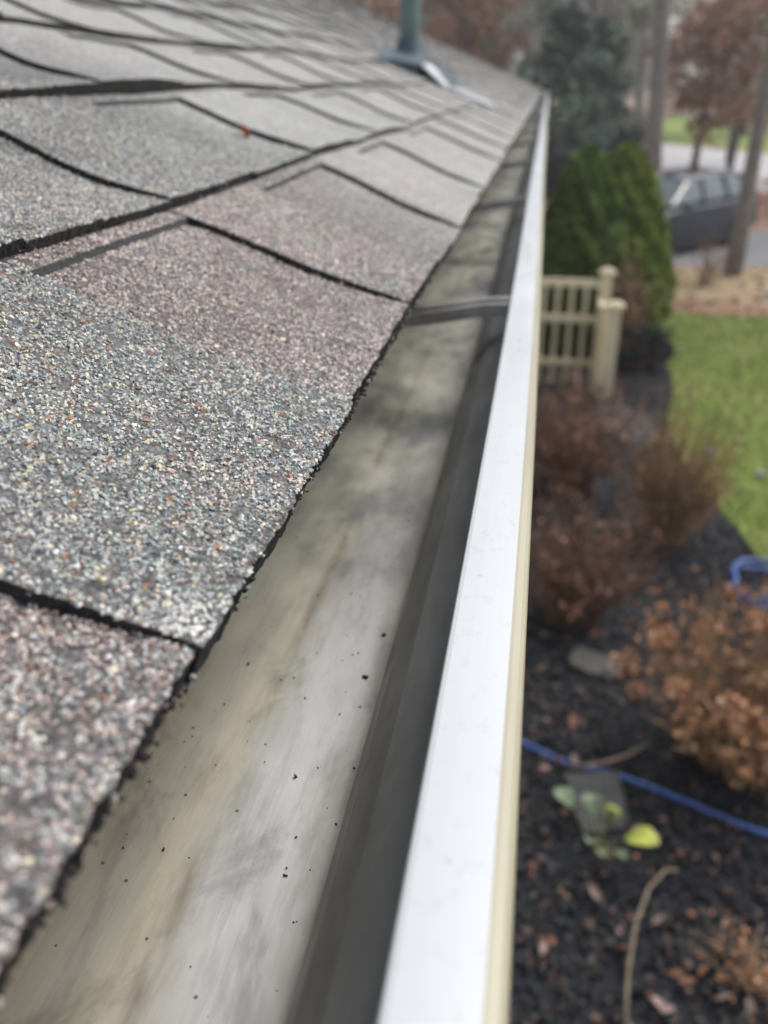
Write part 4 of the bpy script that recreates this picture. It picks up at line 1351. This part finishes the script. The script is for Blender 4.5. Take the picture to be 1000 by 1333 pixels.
for i, (x, y, H_, r0_, ln_, mt_, lab_) in enumerate([
        (3.9, 44, 13, .17, .02, 1, 'thin grey trunk standing beyond the pale road, left of the rust-leaved trees'),
        (7.6, 41, 12, .16, -.03, 1, 'bare grey tree beyond the pale road at the right edge of the view'),
        (4.6, 52, 15, .22, .03, 0, 'grey-green tree beyond the far lawn behind the tall straight trunk'),
        (6.4, 27, 9, .12, .06, 1, 'bare buff tree on the rust leaf litter to the right of the dark car'),
        (-.9, 44, 14, .19, -.02, 1, 'bare grey trunk with buff twigs behind the conifer at the roof corner'),
        (2.9, 56, 14, .24, .01, 1, 'bare pale-twigged tree in the gap between the conifers and the tall straight trunk')]):
    tree((x, y, -.016), H_, r0_, .26, 2.4, 1500, .22, M_BUFF if mt_ else M_OLIVE, lab_, 'tree', (ln_, 0), 60 + i, limbs=22)
# dark and olive understorey shrubs beyond the arborvitae
for i, (x, y, R_, h_) in enumerate([(2.2, 30.5, 1.1, 1.5), (.2, 27.5, .9, 1.1), (1.5, 29.0, .8, 1.0), (3.3, 42, 1.5, 1.8)]):
    lab = ['dark rounded undergrowth bush left of the tall straight trunk', 'dark low bush beneath the conifer behind the gutter end', 'dark low bush above the tip of the nearer arborvitae', 'olive bush beside the far bend of the pale road'][i]
    g = np.random.default_rng(50 + i); n = 3800
    root = empty('understorey_bush', (x, y, -.016)); tag(root, lab, 'bush')
    th = g.uniform(0, 6.28, n); ph = g.random(n); rr = np.sqrt(1 - ph ** 2) * R_ * (1 + .15 * np.sin(5 * th)) * g.uniform(.75, 1.05, n)
    V, T = leaf_cards(np.stack([rr * np.cos(th), rr * np.sin(th), ph * h_ * g.uniform(.8, 1.1, n)], 1), g.uniform(.10, .22, n), .6)
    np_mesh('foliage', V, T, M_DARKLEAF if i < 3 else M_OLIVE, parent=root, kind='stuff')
    b = MB(); rq = random.Random(i)
    for q in range(24):
        a = rq.uniform(0, 6.28); b.tube([(0, 0, 0), (math.cos(a) * R_ * .4, math.sin(a) * R_ * .4, h_ * .5), (math.cos(a) * R_ * .8, math.sin(a) * R_ * .8, h_ * .6)], [.02, .012, .005], 4, caps=False)
    b.build('branches', [M_BARK_DARK], root, kind='stuff')

# wire strainer standing in the gutter outlet far along the run
b = MB()
for k in range(6):
    a = k * math.pi / 6
    pts = [(.032 * math.cos(a) * math.cos(t), .032 * math.sin(a) * math.cos(t), .05 * math.sin(t) + .006) for t in np.linspace(0, math.pi, 9)]
    b.tube(pts, .0035, 5)
b.lathe([(.030, 0), (.036, 0), (.036, .006), (.030, .006)], 14)
sm = Mat('pale_plastic_strainer', .4); sm.color((.8, .8, .78))
o = b.build('gutter_strainer', [sm.m], loc=(-.046, 6.35, 2.80)); tag(o, 'small pale wire strainer sitting in the far stretch of the gutter', 'strainer')
o = copy_tree(o, None, (-.040, 5.35, 2.80)); tag(o, 'second pale strainer lying nearer in the gutter, against the white lip', 'strainer')


# ------------------------------------------------------------------ haze volume added to stand in for the lens veil
b = MB(); b.box((20, 78, 9.6), (260, 180, 21.4))
hz = b.build('haze', [bpy.data.materials.new('added_veil')]); hz['kind'] = 'stuff'
am = hz.data.materials[0]; am.use_nodes = True; am.node_tree.nodes.clear()
ao = am.node_tree.nodes.new('ShaderNodeOutputMaterial'); av = am.node_tree.nodes.new('ShaderNodeVolumePrincipled')
av.inputs['Color'].default_value = (.93, .95, .97, 1); av.inputs['Density'].default_value = .0022; av.inputs['Anisotropy'].default_value = .2
am.node_tree.links.new(av.outputs[0], ao.inputs['Volume'])


# grit washed off the roof, lying in the trough
n = 110
yy = .05 + .9 * rng.random(n) ** 1.3; xx = -.048 - .080 * rng.random(n) ** 1.4
sz = rng.uniform(.00022, .00050, n) * np.where(rng.random(n) < .06, 2.2, 1)
xx[:3] = (-.0540, -.0515, -.0668); yy[:3] = (.277, .307, .219); sz[:3] = (.0014, .0010, .0010)
V, Q = chips(np.stack([xx, yy, np.full(n, 2.7905)], 1), sz, (1.3, .9, .5), .3)
np_mesh('gutter_grit', V, Q, leafy('dark_grit', [(.03, .025, .02), (.07, .055, .045), (.14, .11, .09)], .8, 8), kind='stuff')
b = MB(); leaf_blade(b, (0, 0, 0), (1, .3, .05), .016, .011, .5)
o = b.build('leaf_fragment', [simple('orange_leaf_scrap', (.50, .17, .07), .7, var=.2, scale=200)], loc=tuple(roofP(.745, .197, .0065)))
o.rotation_euler = (0, PITCH, .8)
tag(o, 'tiny orange leaf scrap lying on a grey shingle near the middle of the roof', 'leaf')
